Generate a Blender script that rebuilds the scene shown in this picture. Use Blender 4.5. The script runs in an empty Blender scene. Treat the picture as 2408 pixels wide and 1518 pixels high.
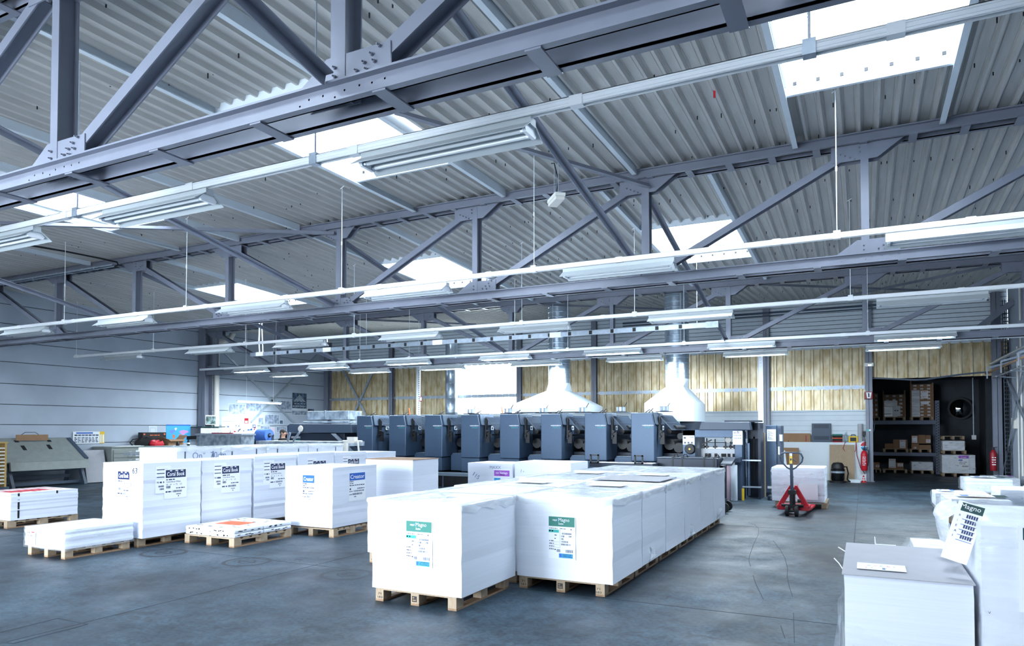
import bpy, bmesh, math, random
from mathutils import Vector, Matrix
R_ = math.radians
random.seed(7)
C = bpy.context.scene.collection
SC = bpy.context.scene

# ------------------------------------------------------------------ camera
W_, H_, F_ = 2408, 1518, 1648.0
PITCH, YAW, EYE = R_(1.5), R_(26.65), 1.7
PY0 = 1007 - F_ * math.tan(PITCH)
cd = bpy.data.cameras.new('camera'); cam = bpy.data.objects.new('camera', cd); C.objects.link(cam)
cam.location = (0, 0, EYE); cam.rotation_euler = (R_(90) + PITCH, 0, YAW)
cd.sensor_width = 36; cd.lens = F_ / W_ * 36; cd.shift_y = (PY0 - H_ / 2) / W_
cd.clip_start = .05; cd.clip_end = 200
SC.camera = cam

# ------------------------------------------------------------------ world, daylight, exposure
def lin(r, g, b):
    f = lambda c: c / 12.92 if c <= .04045 else ((c + .055) / 1.055) ** 2.4
    return (f(r / 255), f(g / 255), f(b / 255), 1)
wd = bpy.data.worlds.new('sky'); SC.world = wd; wd.use_nodes = True
bg = wd.node_tree.nodes['Background']; bg.inputs[0].default_value = (.78, .89, 1, 1); bg.inputs[1].default_value = 6.0
SC.view_settings.view_transform = 'Standard'; SC.view_settings.look = 'None'
SC.view_settings.gamma = 1; SC.view_settings.use_curve_mapping = False
SC.view_settings.exposure = 0.75
def area(name, loc, rot, sx, sy, power, col=(.76, .88, 1), spread=180):
    l = bpy.data.lights.new(name, 'AREA'); l.shape = 'RECTANGLE'; l.size = sx; l.size_y = sy
    l.energy = power; l.color = col; l.spread = R_(spread)
    o = bpy.data.objects.new(name, l); C.objects.link(o); o.location = loc; o.rotation_euler = rot
    return o
SKYLIGHTS = [(-.82, .97, 6.3, 9.05), (-7.37, -5.58, 6.3, 9.05), (-13.75, -11.96, 6.3, 9.05), (-20.1, -18.3, 6.3, 9.05),
             (-3.9, -2.15, 13.55, 16.2), (-10.25, -8.5, 13.55, 16.2), (-16.7, -14.95, 13.55, 16.2),
             (-.82, .97, -1.2, 1.4), (-7.37, -5.58, -1.2, 1.4), (-13.75, -11.96, -1.2, 1.4)]  # last row assumed, out of view, to help light the stack fronts
SKY_POWER = [165, 125, 70, 30, 170, 140, 100, 20, 190, 20]
for i, (x0, x1, y0, y1) in enumerate(SKYLIGHTS):
    area('daylight_over_skylight', ((x0 + x1) / 2, (y0 + y1) / 2, 6.75), (0, 0, 0), x1 - x0, y1 - y0, SKY_POWER[i])
# light assumed from behind the camera: lamp added to brighten the stack fronts
area('daylight_through_gate', (-9.6, -4.6, 1.9), (R_(80), 0, R_(-8)), 7, 3.0, 330, spread=80)
# lamp added outside the rear wall to brighten one bay from behind
area('daylight_behind_rear_wall', (-14.1, 26.3, 3.6), (R_(-90), 0, 0), 3.0, 1.6, 260)

# ------------------------------------------------------------------ pixel -> point on a real plane
_Fh = Vector((-math.sin(YAW), math.cos(YAW), 0)); _R = Vector((math.cos(YAW), math.sin(YAW), 0)); _U = Vector((0, 0, 1))
_F = _Fh * math.cos(PITCH) + _U * math.sin(PITCH); _V = _U * math.cos(PITCH) - _Fh * math.sin(PITCH)
def _ray(x, y): return _F + _R * ((x - W_ / 2) / F_) + _V * ((PY0 - y) / F_)
_E = Vector((0, 0, EYE))
def atY(x, y, Y): d = _ray(x, y); return _E + d * (Y / d.y)
def atX(x, y, X): d = _ray(x, y); return _E + d * (X / d.x)
def atZ(x, y, Z): d = _ray(x, y); return _E + d * ((Z - EYE) / d.z)

# ------------------------------------------------------------------ mesh builder
CH = {}                       # parent name -> its parts
class MB:
    def __init__(s): s.v = []; s.f = []; s.m = []
    def add(s, vs, fs, m=0):
        n = len(s.v); s.v += [tuple(v) for v in vs]
        for f in fs: s.f.append(tuple(i + n for i in f)); s.m.append(m)
        return s
    def box(s, x0, x1, y0, y1, z0, z1, m=0):
        vs = [(x, y, z) for z in (z0, z1) for y in (y0, y1) for x in (x0, x1)]
        return s.add(vs, [(0, 2, 3, 1), (4, 5, 7, 6), (0, 1, 5, 4), (2, 6, 7, 3), (0, 4, 6, 2), (1, 3, 7, 5)], m)
    def bar(s, p0, p1, w, h, m=0, up=(0, 0, 1)):
        p0, p1 = Vector(p0), Vector(p1); d = (p1 - p0).normalized(); u = Vector(up)
        a = d.cross(u)
        if a.length < 1e-4: a = d.cross(Vector((1, 0, 0)))
        a.normalize(); b = a.cross(d).normalized(); a *= w / 2; b *= h / 2
        vs = [p + i * a + j * b for p in (p0, p1) for i, j in ((-1, -1), (1, -1), (1, 1), (-1, 1))]
        return s.add(vs, [(3, 2, 1, 0), (4, 5, 6, 7), (0, 1, 5, 4), (1, 2, 6, 5), (2, 3, 7, 6), (3, 0, 4, 7)], m)
    def cyl(s, p0, p1, r, n=12, m=0, r2=None, caps=True):
        p0, p1 = Vector(p0), Vector(p1); d = (p1 - p0).normalized()
        a = d.cross(Vector((0, 0, 1)));  a = a if a.length > 1e-4 else Vector((1, 0, 0)); a.normalize(); b = d.cross(a)
        r2 = r if r2 is None else r2
        vs = [p + (a * math.cos(t) + b * math.sin(t)) * q for p, q in ((p0, r), (p1, r2)) for t in (2 * math.pi * k / n for k in range(n))]
        fs = [(k, (k + 1) % n, n + (k + 1) % n, n + k) for k in range(n)]
        if caps: fs += [tuple(range(n))[::-1], tuple(range(n, 2 * n))]
        return s.add(vs, fs, m)
    def tube(s, pts, r, n=8, m=0):
        pts = [Vector(p) for p in pts]; vs = []; a = None
        for i, p in enumerate(pts):
            d = (pts[min(i + 1, len(pts) - 1)] - pts[max(i - 1, 0)]).normalized()
            if a is None:
                a = d.cross(Vector((0, 0, 1))); a = a if a.length > 1e-3 else d.cross(Vector((1, 0, 0)))
            a = (a - d * a.dot(d)); a.normalize(); b = d.cross(a)
            vs += [p + (a * math.cos(2 * math.pi * k / n) + b * math.sin(2 * math.pi * k / n)) * r for k in range(n)]
        fs = [(i * n + k, i * n + (k + 1) % n, (i + 1) * n + (k + 1) % n, (i + 1) * n + k) for i in range(len(pts) - 1) for k in range(n)]
        fs += [tuple(range(n))[::-1], tuple(range((len(pts) - 1) * n, len(pts) * n))]
        return s.add(vs, fs, m)
    def lathe(s, prof, n=20, m=0, c=(0, 0, 0), axis='z'):
        c = Vector(c); vs = []
        for r, z in prof:
            for k in range(n):
                t = 2 * math.pi * k / n; p = (r * math.cos(t), r * math.sin(t), z)
                if axis == 'y': p = (p[0], p[2], p[1])
                if axis == 'x': p = (p[2], p[0], p[1])
                vs.append(c + Vector(p))
        fs = [(i * n + k, i * n + (k + 1) % n, (i + 1) * n + (k + 1) % n, (i + 1) * n + k) for i in range(len(prof) - 1) for k in range(n)]
        fs += [tuple(range(n))[::-1], tuple(range((len(prof) - 1) * n, len(prof) * n))]
        return s.add(vs, fs, m)
    def prism(s, poly, axis, a0, a1, m=0):
        P = {'x': lambda u, v, a: (a, u, v), 'y': lambda u, v, a: (u, a, v), 'z': lambda u, v, a: (u, v, a)}[axis]
        n = len(poly); vs = [P(u, v, a) for a in (a0, a1) for u, v in poly]
        fs = [tuple(range(n))[::-1], tuple(range(n, 2 * n))] + [(k, (k + 1) % n, n + (k + 1) % n, n + k) for k in range(n)]
        return s.add(vs, fs, m)
    def build(s, name, mats, parent=None, loc=None, smooth=False, bevel=0, rot=None):
        me = bpy.data.meshes.new(name); me.from_pydata(s.v, [], s.f)
        for mt in (mats if isinstance(mats, (list, tuple)) else [mats]): me.materials.append(mt)
        me.polygons.foreach_set('material_index', s.m)
        bm = bmesh.new(); bm.from_mesh(me); bmesh.ops.recalc_face_normals(bm, faces=bm.faces); bm.to_mesh(me); bm.free()
        if smooth:
            me.polygons.foreach_set('use_smooth', [True] * len(me.polygons)); me.set_sharp_from_angle(angle=R_(40))
        me.update()
        o = bpy.data.objects.new(name, me); C.objects.link(o)
        if parent: o.parent = parent; CH.setdefault(parent.name, []).append(o)
        if loc is not None: o.location = loc
        if rot: o.rotation_euler = rot
        if bevel:
            b = o.modifiers.new('bevel', 'BEVEL'); b.width = bevel; b.segments = 2; b.limit_method = 'ANGLE'; b.angle_limit = R_(50)
        return o
def tag(o, label, cat, group=None):
    o['label'] = label; o['category'] = cat
    if group: o['group'] = group
    return o
def thing(name, label, cat, loc=(0, 0, 0), rz=0, group=None):
    o = bpy.data.objects.new(name, None); C.objects.link(o); o.location = loc; o.rotation_euler = (0, 0, rz)
    o.empty_display_size = .1
    return tag(o, label, cat, group)
def struct(o): o['kind'] = 'structure'; return o
def dup(root, loc=None, rz=None, label=None, group=None, scale=None):
    def cp(o, par):
        c = o.copy(); C.objects.link(c)
        if par: c.parent = par; CH.setdefault(par.name, []).append(c)
        for ch in CH.get(o.name, ()): cp(ch, c)
        return c
    r = cp(root, None)
    if loc is not None: r.location = loc
    if rz is not None: r.rotation_euler = (0, 0, rz)
    if scale: r.scale = scale
    if label: r['label'] = label
    if group: r['group'] = group
    return r
ORD = ['first', 'second', 'third', 'fourth', 'fifth', 'sixth', 'seventh', 'eighth', 'ninth', 'tenth', 'eleventh', 'twelfth']

# ------------------------------------------------------------------ lettering
_tc = {}
def text_geo(s, bold=0.0):
    if (s, bold) in _tc: return _tc[(s, bold)]
    cu = bpy.data.curves.new('t', 'FONT'); cu.body = s; cu.size = 1; cu.resolution_u = 2; cu.offset = bold
    o = bpy.data.objects.new('t', cu); C.objects.link(o)
    dg = bpy.context.evaluated_depsgraph_get(); me = o.evaluated_get(dg).to_mesh()
    vs = [(v.co.x, v.co.y) for v in me.vertices]; fs = [tuple(p.vertices) for p in me.polygons]
    o.evaluated_get(dg).to_mesh_clear(); bpy.data.objects.remove(o); bpy.data.curves.remove(cu)
    if not vs: return ([], [], .3)
    x0 = min(v[0] for v in vs); x1 = max(v[0] for v in vs)
    _tc[(s, bold)] = ([(x - x0, y) for x, y in vs], fs, x1 - x0)
    return _tc[(s, bold)]
class Sheet:
    """flat printed sheet: u right, v up, built in the plane of face ('front' looks to -Y, 'side' looks to +X, 'top' looks up)"""
    def __init__(s, face, origin, th=.002):
        s.mb = MB(); s.o = Vector(origin)
        s.U, s.V, s.N = {'front': (Vector((1, 0, 0)), _U, Vector((0, -1, 0))), 'side': (Vector((0, 1, 0)), _U, Vector((1, 0, 0))),
                         'top': (Vector((1, 0, 0)), Vector((0, 1, 0)), _U), 'back': (Vector((-1, 0, 0)), _U, Vector((0, 1, 0)))}[face]
        s.th = th
    def P(s, u, v, n): return s.o + s.U * u + s.V * v + s.N * n
    def rect(s, u0, v0, u1, v1, m, n=None):
        n = s.th if n is None else n
        b = n - .0008 if n > s.th else 0
        vs = [s.P(u, v, w) for w in (b, n) for u, v in ((u0, v0), (u1, v0), (u1, v1), (u0, v1))]
        s.mb.add(vs, [(4, 5, 6, 7), (0, 1, 5, 4), (1, 2, 6, 5), (2, 3, 7, 6), (3, 0, 4, 7)], m)
    def text(s, t, u, v, size, m, bold=0.0, width=None, n=None, align='l', ang=0):
        vs, fs, w = text_geo(t, bold); k = size; kx = k if width is None else width / w
        if align == 'c': u -= w * kx / 2
        if align == 'r': u -= w * kx
        n = s.th + .0016 if n is None else n
        ca, sa = math.cos(ang), math.sin(ang)
        s.mb.add([s.P(u + x * kx * ca - y * k * sa, v + x * kx * sa + y * k * ca, n) for x, y in vs], fs, m)
    def bars(s, u0, v0, u1, v1, m, seed=1):
        r = random.Random(seed); u = u0
        while u < u1 - .004:
            w = r.choice((.002, .003, .005)) * max(1, (u1 - u0) / .12); s.rect(u, v0, min(u + w, u1), v1, m, s.th + .001); u += w + r.choice((.0025, .004)) * max(1, (u1 - u0) / .12)
    def dashes(s, u0, v, u1, h, m, seed=1):
        r = random.Random(seed); u = u0
        while u < u1:
            w = min(r.uniform(.5, 2.2) * h * 2, u1 - u); s.rect(u, v, u + w, v + h, m, s.th + .001); u += w + h * r.uniform(.5, 1.1)
    def build(s, name, mats, parent, label=None):
        o = s.mb.build(name, mats, parent)
        if label: o['label'] = label
        return o
# ------------------------------------------------------------------ materials
MT = {}
def mat(name, col, rough=.5, metal=0, spec=None, noise=0, nscale=6, emit=None, estr=0, bump=0, bscale=40, col2=None, trans=0, alpha=1, stretch=(1, 1, 1)):
    m = bpy.data.materials.new(name); m.use_nodes = True; nt = m.node_tree; b = nt.nodes['Principled BSDF']
    b.inputs['Base Color'].default_value = col; b.inputs['Roughness'].default_value = rough; b.inputs['Metallic'].default_value = metal
    if spec is not None: b.inputs['Specular IOR Level'].default_value = spec
    if noise or bump or col2:
        tc = nt.nodes.new('ShaderNodeTexCoord'); mp = nt.nodes.new('ShaderNodeMapping'); mp.inputs['Scale'].default_value = stretch
        nt.links.new(tc.outputs['Object'], mp.inputs[0])
    if noise or col2:
        nz = nt.nodes.new('ShaderNodeTexNoise'); nz.inputs['Scale'].default_value = nscale; nz.inputs['Detail'].default_value = 5
        nt.links.new(mp.outputs[0], nz.inputs['Vector'])
        rp = nt.nodes.new('ShaderNodeValToRGB'); rp.color_ramp.elements[0].position = .35; rp.color_ramp.elements[1].position = .68
        c2 = col2 or tuple(c * (1 - noise) for c in col[:3]) + (1,)
        rp.color_ramp.elements[0].color = c2; rp.color_ramp.elements[1].color = col
        nt.links.new(nz.outputs[0], rp.inputs[0]); nt.links.new(rp.outputs[0], b.inputs['Base Color'])
    if bump:
        n2 = nt.nodes.new('ShaderNodeTexNoise'); n2.inputs['Scale'].default_value = bscale; n2.inputs['Detail'].default_value = 3
        nt.links.new(mp.outputs[0], n2.inputs['Vector'])
        bp = nt.nodes.new('ShaderNodeBump'); bp.inputs['Strength'].default_value = bump; bp.inputs['Distance'].default_value = .02
        nt.links.new(n2.outputs[0], bp.inputs['Height']); nt.links.new(bp.outputs[0], b.inputs['Normal'])
    if emit: b.inputs['Emission Color'].default_value = emit; b.inputs['Emission Strength'].default_value = estr
    if trans: b.inputs['Transmission Weight'].default_value = trans
    if alpha < 1: b.inputs['Alpha'].default_value = alpha
    MT[name] = m; return m
mat('steel', lin(128, 133, 148), .38, .1, noise=.12, nscale=3)
mat('deck', lin(198, 197, 194), .5, .1, noise=.16, nscale=2.5, stretch=(6, .5, 1))
mat('dark', lin(14, 17, 22), .6)
mat('rail', lin(242, 246, 250), .35)
mat('galv', lin(178, 190, 204), .35, .5, noise=.2, nscale=14)
mat('reflector', lin(186, 194, 198), .45)
mat('tube_off', lin(226, 232, 236), .3)
mat('tube_on', lin(240, 248, 255), .3, emit=(.72, .9, 1, 1), estr=22)
mat('paper', lin(233, 238, 250), .75, noise=.05, nscale=1.5, stretch=(1, 1, 60))
mat('paper_wrapped', lin(236, 241, 250), .6, noise=.04, nscale=1.2, stretch=(1, 1, 50))
mat('sheetpaper', lin(242, 245, 250), .7)
mat('ink', lin(40, 52, 92), .6)
mat('black', lin(16, 17, 22), .5)
mat('rubber', lin(22, 24, 28), .7)
mat('navy', lin(22, 38, 84), .5)
mat('blue', lin(30, 96, 190), .5)
mat('green', lin(12, 120, 106), .5)
mat('darkgreen', lin(12, 62, 62), .5)
mat('teal', lin(40, 178, 170), .5)
mat('cyan', lin(52, 160, 222), .5)
mat('purple', lin(168, 92, 205), .5)
mat('orange', lin(240, 112, 60), .5)
mat('red', lin(200, 24, 44), .4)
mat('darkred', lin(150, 20, 36), .4)
mat('yellow', lin(238, 196, 40), .4)
mat('wood', lin(160, 128, 98), .75, noise=.3, nscale=5, stretch=(3, 18, 3))
mat('wood_light', lin(180, 158, 132), .8, noise=.22, nscale=5, stretch=(22, 3, 2))
mat('card', lin(158, 122, 92), .8, noise=.1)
mat('card_grey', lin(176, 176, 182), .8, noise=.06)
mat('concrete', lin(186, 196, 210), .8, noise=.1, nscale=1.2, bump=.08, bscale=60)
mat('darkwall', lin(70, 76, 84), .85, noise=.4, nscale=1.3)
mat('gold', lin(224, 211, 180), .3, .3, col2=lin(186, 164, 122), nscale=4, stretch=(1.5, 1.5, .7))
mat('panel_white', lin(216, 226, 234), .45, noise=.04)
mat('rough_white', lin(226, 234, 240), .85, bump=.4, bscale=14)
mat('press', lin(70, 90, 114), .42, .25, noise=.08, nscale=20)
mat('press_dark', lin(34, 44, 60), .45, .2)
mat('black_gloss', lin(8, 10, 14), .25)
mat('chrome', lin(190, 200, 210), .18, 1)
mat('duct', lin(186, 200, 214), .28, .75, noise=.15, nscale=8)
mat('hood', lin(206, 218, 228), .38, .35)
mat('tread', lin(150, 166, 180), .35, .6, noise=.5, nscale=90)
mat('olive', lin(146, 152, 148), .5, noise=.12)
mat('slate', lin(66, 80, 98), .45)
mat('cream', lin(226, 222, 214), .5)
mat('skin', lin(206, 160, 136), .55)
mat('hair', lin(48, 40, 38), .7)
mat('cloth_black', lin(16, 17, 20), .9)
mat('cloth_blue', lin(44, 56, 84), .9)
mat('bluepaper', lin(74, 116, 196), .7)
mat('picture', lin(176, 188, 206), .5, col2=lin(112, 124, 146), nscale=9)
mat('picture_dark', lin(96, 120, 150), .5, col2=lin(22, 30, 44), nscale=7)
mat('picture_green', lin(150, 176, 176), .5, col2=lin(18, 40, 34), nscale=8)
mat('sea', lin(70, 176, 226), .5)
mat('land_pink', lin(206, 150, 206), .5)
mat('land_blue', lin(110, 140, 216), .5)
mat('lamp_plastic', lin(236, 236, 228), .4)
mat('zinc_sheet', lin(186, 198, 208), .4, .3, col2=lin(116, 130, 144), nscale=5)
mat('pink', lin(224, 196, 206), .6)
mat('bottle', lin(220, 235, 245), .1, trans=.9)
mat('rackblue', lin(96, 106, 130), .5)
mat('mirror', lin(210, 220, 225), .05, 1)
mat('redprint', lin(210, 60, 76), .6)
mat('ink_soft', lin(120, 134, 170), .6)
# stretch film: glossy and clear, with milky folds
def film(name, clear, tint=(.92, .96, 1, 1), rough=.14, bump=.3, add=.3):
    m = bpy.data.materials.new(name); m.use_nodes = True; nt = m.node_tree; nt.nodes.clear()
    out = nt.nodes.new('ShaderNodeOutputMaterial'); mx = nt.nodes.new('ShaderNodeMixShader'); tr = nt.nodes.new('ShaderNodeBsdfTransparent')
    b = nt.nodes.new('ShaderNodeBsdfPrincipled'); b.inputs['Base Color'].default_value = tint; b.inputs['Roughness'].default_value = rough
    b.inputs['Specular IOR Level'].default_value = .8
    tc = nt.nodes.new('ShaderNodeTexCoord'); nz = nt.nodes.new('ShaderNodeTexNoise'); nz.inputs['Scale'].default_value = 3; nz.inputs['Detail'].default_value = 4
    mp = nt.nodes.new('ShaderNodeMapping'); mp.inputs['Rotation'].default_value = (.5, .4, .3); mp.inputs['Scale'].default_value = (.6, .6, 3.2); nt.links.new(tc.outputs['Object'], mp.inputs[0])
    nz.inputs['Distortion'].default_value = 1.5
    mr = nt.nodes.new('ShaderNodeMapRange'); mr.inputs[1].default_value = .42; mr.inputs[2].default_value = .72; mr.inputs[3].default_value = 1 - clear; mr.inputs[4].default_value = min(1, 1 - clear + add)
    nt.links.new(mp.outputs[0], nz.inputs['Vector']); nt.links.new(nz.outputs[0], mr.inputs[0]); nt.links.new(mr.outputs[0], mx.inputs[0])
    nt.links.new(tr.outputs[0], mx.inputs[1]); nt.links.new(b.outputs[0], mx.inputs[2]); nt.links.new(mx.outputs[0], out.inputs[0])
    bp = nt.nodes.new('ShaderNodeBump'); bp.inputs['Strength'].default_value = bump; bp.inputs['Distance'].default_value = .02
    nt.links.new(nz.outputs[0], bp.inputs['Height']); nt.links.new(bp.outputs[0], b.inputs['Normal'])
    MT[name] = m
film('film', .9, bump=.18, add=.22); film('film_milky', .5, bump=.3, add=.3)
def pane(name):
    m = bpy.data.materials.new(name); m.use_nodes = True; nt = m.node_tree; nt.nodes.clear()
    out = nt.nodes.new('ShaderNodeOutputMaterial'); mx = nt.nodes.new('ShaderNodeMixShader'); mx.inputs[0].default_value = .25
    tr = nt.nodes.new('ShaderNodeBsdfTransparent'); tl = nt.nodes.new('ShaderNodeBsdfTranslucent'); tl.inputs[0].default_value = (.95, .98, 1, 1)
    nt.links.new(tr.outputs[0], mx.inputs[1]); nt.links.new(tl.outputs[0], mx.inputs[2]); nt.links.new(mx.outputs[0], out.inputs[0]); MT[name] = m
pane('opal')
def corrug(name):
    m = bpy.data.materials.new(name); m.use_nodes = True; nt = m.node_tree; nt.nodes.clear()
    out = nt.nodes.new('ShaderNodeOutputMaterial'); mx = nt.nodes.new('ShaderNodeMixShader'); mx.inputs[0].default_value = .6
    df = nt.nodes.new('ShaderNodeBsdfDiffuse'); df.inputs[0].default_value = lin(232, 226, 210)
    tl = nt.nodes.new('ShaderNodeBsdfTranslucent'); tl.inputs[0].default_value = (.95, .95, .9, 1)
    nt.links.new(df.outputs[0], mx.inputs[1]); nt.links.new(tl.outputs[0], mx.inputs[2]); nt.links.new(mx.outputs[0], out.inputs[0]); MT[name] = m
corrug('translucent_sheet')
def floor_mat():
    m = bpy.data.materials.new('floor_concrete'); m.use_nodes = True; nt = m.node_tree; b = nt.nodes['Principled BSDF']
    tc = nt.nodes.new('ShaderNodeTexCoord')
    def nz(scale, detail=6, dist=0):
        n = nt.nodes.new('ShaderNodeTexNoise'); n.inputs['Scale'].default_value = scale; n.inputs['Detail'].default_value = detail; n.inputs['Distortion'].default_value = dist
        nt.links.new(tc.outputs['Object'], n.inputs['Vector']); return n
    def ramp(n, p0, c0, p1, c1):
        r = nt.nodes.new('ShaderNodeValToRGB'); r.color_ramp.elements[0].position = p0; r.color_ramp.elements[1].position = p1
        r.color_ramp.elements[0].color = c0; r.color_ramp.elements[1].color = c1; nt.links.new(n.outputs[0], r.inputs[0]); return r
    big = ramp(nz(.55, 8, .6), .34, lin(30, 43, 55), .68, lin(66, 89, 103))
    mid = ramp(nz(7, 8), .3, (.5, .51, .55, 1), .62, (1, 1, 1, 1))
    spots = ramp(nz(4.3, 5, 1.2), .33, (.5, .5, .53, 1), .40, (1, 1, 1, 1))
    fine = ramp(nz(26, 9), .38, (.55, .56, .6, 1), .58, (1.08, 1.08, 1.08, 1))
    prev = big
    for k in (mid, spots, fine):
        x = nt.nodes.new('ShaderNodeMix'); x.data_type = 'RGBA'; x.blend_type = 'MULTIPLY'; x.inputs[0].default_value = 1
        nt.links.new(prev.outputs[2] if prev.bl_idname == 'ShaderNodeMix' else prev.outputs[0], x.inputs[6]); nt.links.new(k.outputs[0], x.inputs[7]); prev = x
    nt.links.new(prev.outputs[2], b.inputs['Base Color'])
    rr = ramp(nz(1.6, 6), .3, (.42, .42, .42, 1), .7, (.66, .66, .66, 1)); nt.links.new(rr.outputs[0], b.inputs['Roughness'])
    MT['floor_concrete'] = m
floor_mat()
# ================================================================== floor, roof, walls
XL, XR, YF, YB = -22.45, 3.9, -4.0, 25.4
f = MB().box(XL - .2, 9, YF - 2, 33, -.2, 0); fl = struct(f.build('floor', MT['floor_concrete']))
j = MB()
for x in (-.15, -6.13, -12.1, -18.1): j.box(x - .006, x + .006, YF, 25.3, .0003, .0012)
for y in (.7, 6.74, 12.75, 18.8): j.box(XL, XR, y - .006, y + .006, .0003, .0012)
for p, q in (((1760, 1228), (1775, 1233)), ((1775, 1233), (1784, 1242)), ((1784, 1242), (1783, 1256)), ((1783, 1256), (1772, 1280)), ((1772, 1280), (1763, 1304)), ((1763, 1304), (1761, 1318)), ((1761, 1318), (1765, 1331)), ((1771, 1352), (1778, 1374)), ((1778, 1374), (1795, 1408)), ((1818, 1270), (1835, 1292)), ((1835, 1292), (1846, 1312)), ((1846, 1312), (1852, 1335)), ((1852, 1335), (1851, 1355)), ((1851, 1355), (1856, 1378)), ((1856, 1378), (1864, 1402)), ((1866, 1440), (1868, 1510)), ((1836, 1470), (1846, 1500))):
    a, b = atZ(*p, .001), atZ(*q, .001); j.bar(a, b, .006, .001)
o = j.build('floor_joint', mat('joint', lin(36, 46, 58), .8), fl)
k = MB()
def ring(c, r, w, n=40, m=0):
    vs = []
    for i in range(n):
        t = 2 * math.pi * i / n
        for q in (r - w / 2, r + w / 2): vs.append((c.x + q * math.cos(t), c.y + q * math.sin(t), .0016))
    k.add(vs, [(2 * i, 2 * i + 1, (2 * i + 3) % (2 * n), (2 * i + 2) % (2 * n)) for i in range(n)], m)
for px, py in ((385, 1299), (581, 1320), (814, 1350)):
    c = atZ(px, py, 0); ring(c, .28, .05); ring(c, .1, .03, 24); k.box(c.x - .14, c.x + .14, c.y - .015, c.y + .015, .001, .0017)
k.build('floor_ring_mark', mat('floor_mark', lin(28, 36, 46), .6), fl)
# old rectangular patch of fresh concrete at the left front
pc = [atZ(*p, .001) for p in ((0, 1508), (30, 1512), (205, 1467), (135, 1453), (0, 1486))]; m = MB()
for a, b in zip(pc, pc[1:]): m.bar(a, b, .02, .001)
m.build('floor_patch_edge', MT['joint'], fl)

# roof deck: ribs run front to back, ridge over the second truss, valley over the third
ROOF = [(-4.2, 5.8), (10.86, 5.8), (18.42, 5.46), (25.6, 5.92)]
def roof_z(y):
    for (a, za), (b, zb) in zip(ROOF, ROOF[1:]):
        if y <= b: return za + (zb - za) * (y - a) / (b - a)
    return ROOF[-1][1]
P_ = .2222
deck = MB(); x = XL - .1 + .02
RIBS = []
while x < 6.2: RIBS.append(x); x += P_
RIBS = [-2.009 + P_ * i for i in range(int((XL + 2.0) / P_), int((6.2 + 2) / P_))]
prof = [(-P_ / 2, .06), (-.058, .06), (-.05, .066), (-.042, .06), (-.036, .06), (-.016, 0), (.016, 0), (.036, .06), (.042, .06), (.05, .066), (.058, .06), (P_ / 2, .06)]
for rx in RIBS:
    cuts = [(-4.2, 10.86), (10.86, 18.42), (18.42, 25.6)]
    for (x0, x1, y0, y1) in SKYLIGHTS:
        if x0 - .03 < rx < x1 + .03:
            nc = []
            for a, b in cuts:
                if a < y0 and b > y1: nc += [(a, y0), (y1, b)]
                else: nc.append((a, b))
            cuts = nc
    for a, b in cuts:
        vs = [(rx + u, y, roof_z(y) + dz) for y in (a, b) for u, dz in prof]; n = len(prof)
        deck.add(vs, [(i, i + 1, n + i + 1, n + i) for i in range(n - 1)])
ceil = struct(deck.build('ceiling', MT['deck']))
sc_ = MB(); rr = random.Random(3)
for rx in RIBS:
    for yy in [q * 1.37 + rr.uniform(-.25, .25) for q in range(3, 18)]:
        if any(a - .1 < rx < b + .1 and c < yy < d for a, b, c, d in SKYLIGHTS) or rr.random() < .35: continue
        z = roof_z(yy) + .06; xx = rx + rr.choice((-.07, .075)); sc_.box(xx - .006, xx + .006, yy - .006, yy + .006, z - rr.uniform(.02, .06), z + .004)
o = sc_.build('screw', MT['dark'], ceil); o['kind'] = 'stuff'
# skylights: upstand kerb, opal pane, bright inner faces
for i, (x0, x1, y0, y1) in enumerate(SKYLIGHTS):
    z0 = roof_z(y0); z1 = roof_z(y1); m = MB(); t = .05
    def quadbox(xa, xb, ya, yb):
        vs = [(x, y, (roof_z(y) - .05 if k == 0 else roof_z(y) + .42)) for k in (0, 1) for y in (ya, yb) for x in (xa, xb)]
        m.add(vs, [(0, 2, 3, 1), (4, 5, 7, 6), (0, 1, 5, 4), (2, 6, 7, 3), (0, 4, 6, 2), (1, 3, 7, 5)])
    quadbox(x0 - t, x0, y0 - t, y1 + t); quadbox(x1, x1 + t, y0 - t, y1 + t); quadbox(x0, x1, y0 - t, y0); quadbox(x0, x1, y1, y1 + t)
    w = struct(m.build('window_%d' % (i + 1), MT['panel_white']))
    MB().add([(x0 - .02, y0 - .02, z0 + .4), (x1 + .02, y0 - .02, z0 + .4), (x1 + .02, y1 + .02, z1 + .4), (x0 - .02, y1 + .02, z1 + .4)], [(0, 1, 2, 3)]).build('pane', MT['opal'], w)
    if y1 < 10 and y1 > 2 or i > 3:    # opening gear: hook chain and slotted kerb strip
        g = MB()
        for q in range(7):
            xx = x0 + .12 + q * (x1 - x0 - .24) / 6; g.box(xx - .02, xx + .02, y1 - .012, y1 - .002, z1 + .06, z1 + .1)
        g.build('kerb_hook', MT['dark'], w)
        ch = MB(); ln = 34
        for q in range(ln):
            yy = y0 + .1 + q * (y1 - y0 - .2) / ln; ch.box(x0 + .32, x0 + .335, yy, yy + .035, z0 + .36 + .004 * (q % 2), z0 + .375 + .004 * (q % 2)); ch.box(x1 - .3, x1 - .285, yy, yy + .035, z0 + .36, z0 + .375)
        ch.build('opening_chain', MT['galv'], w)
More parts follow.
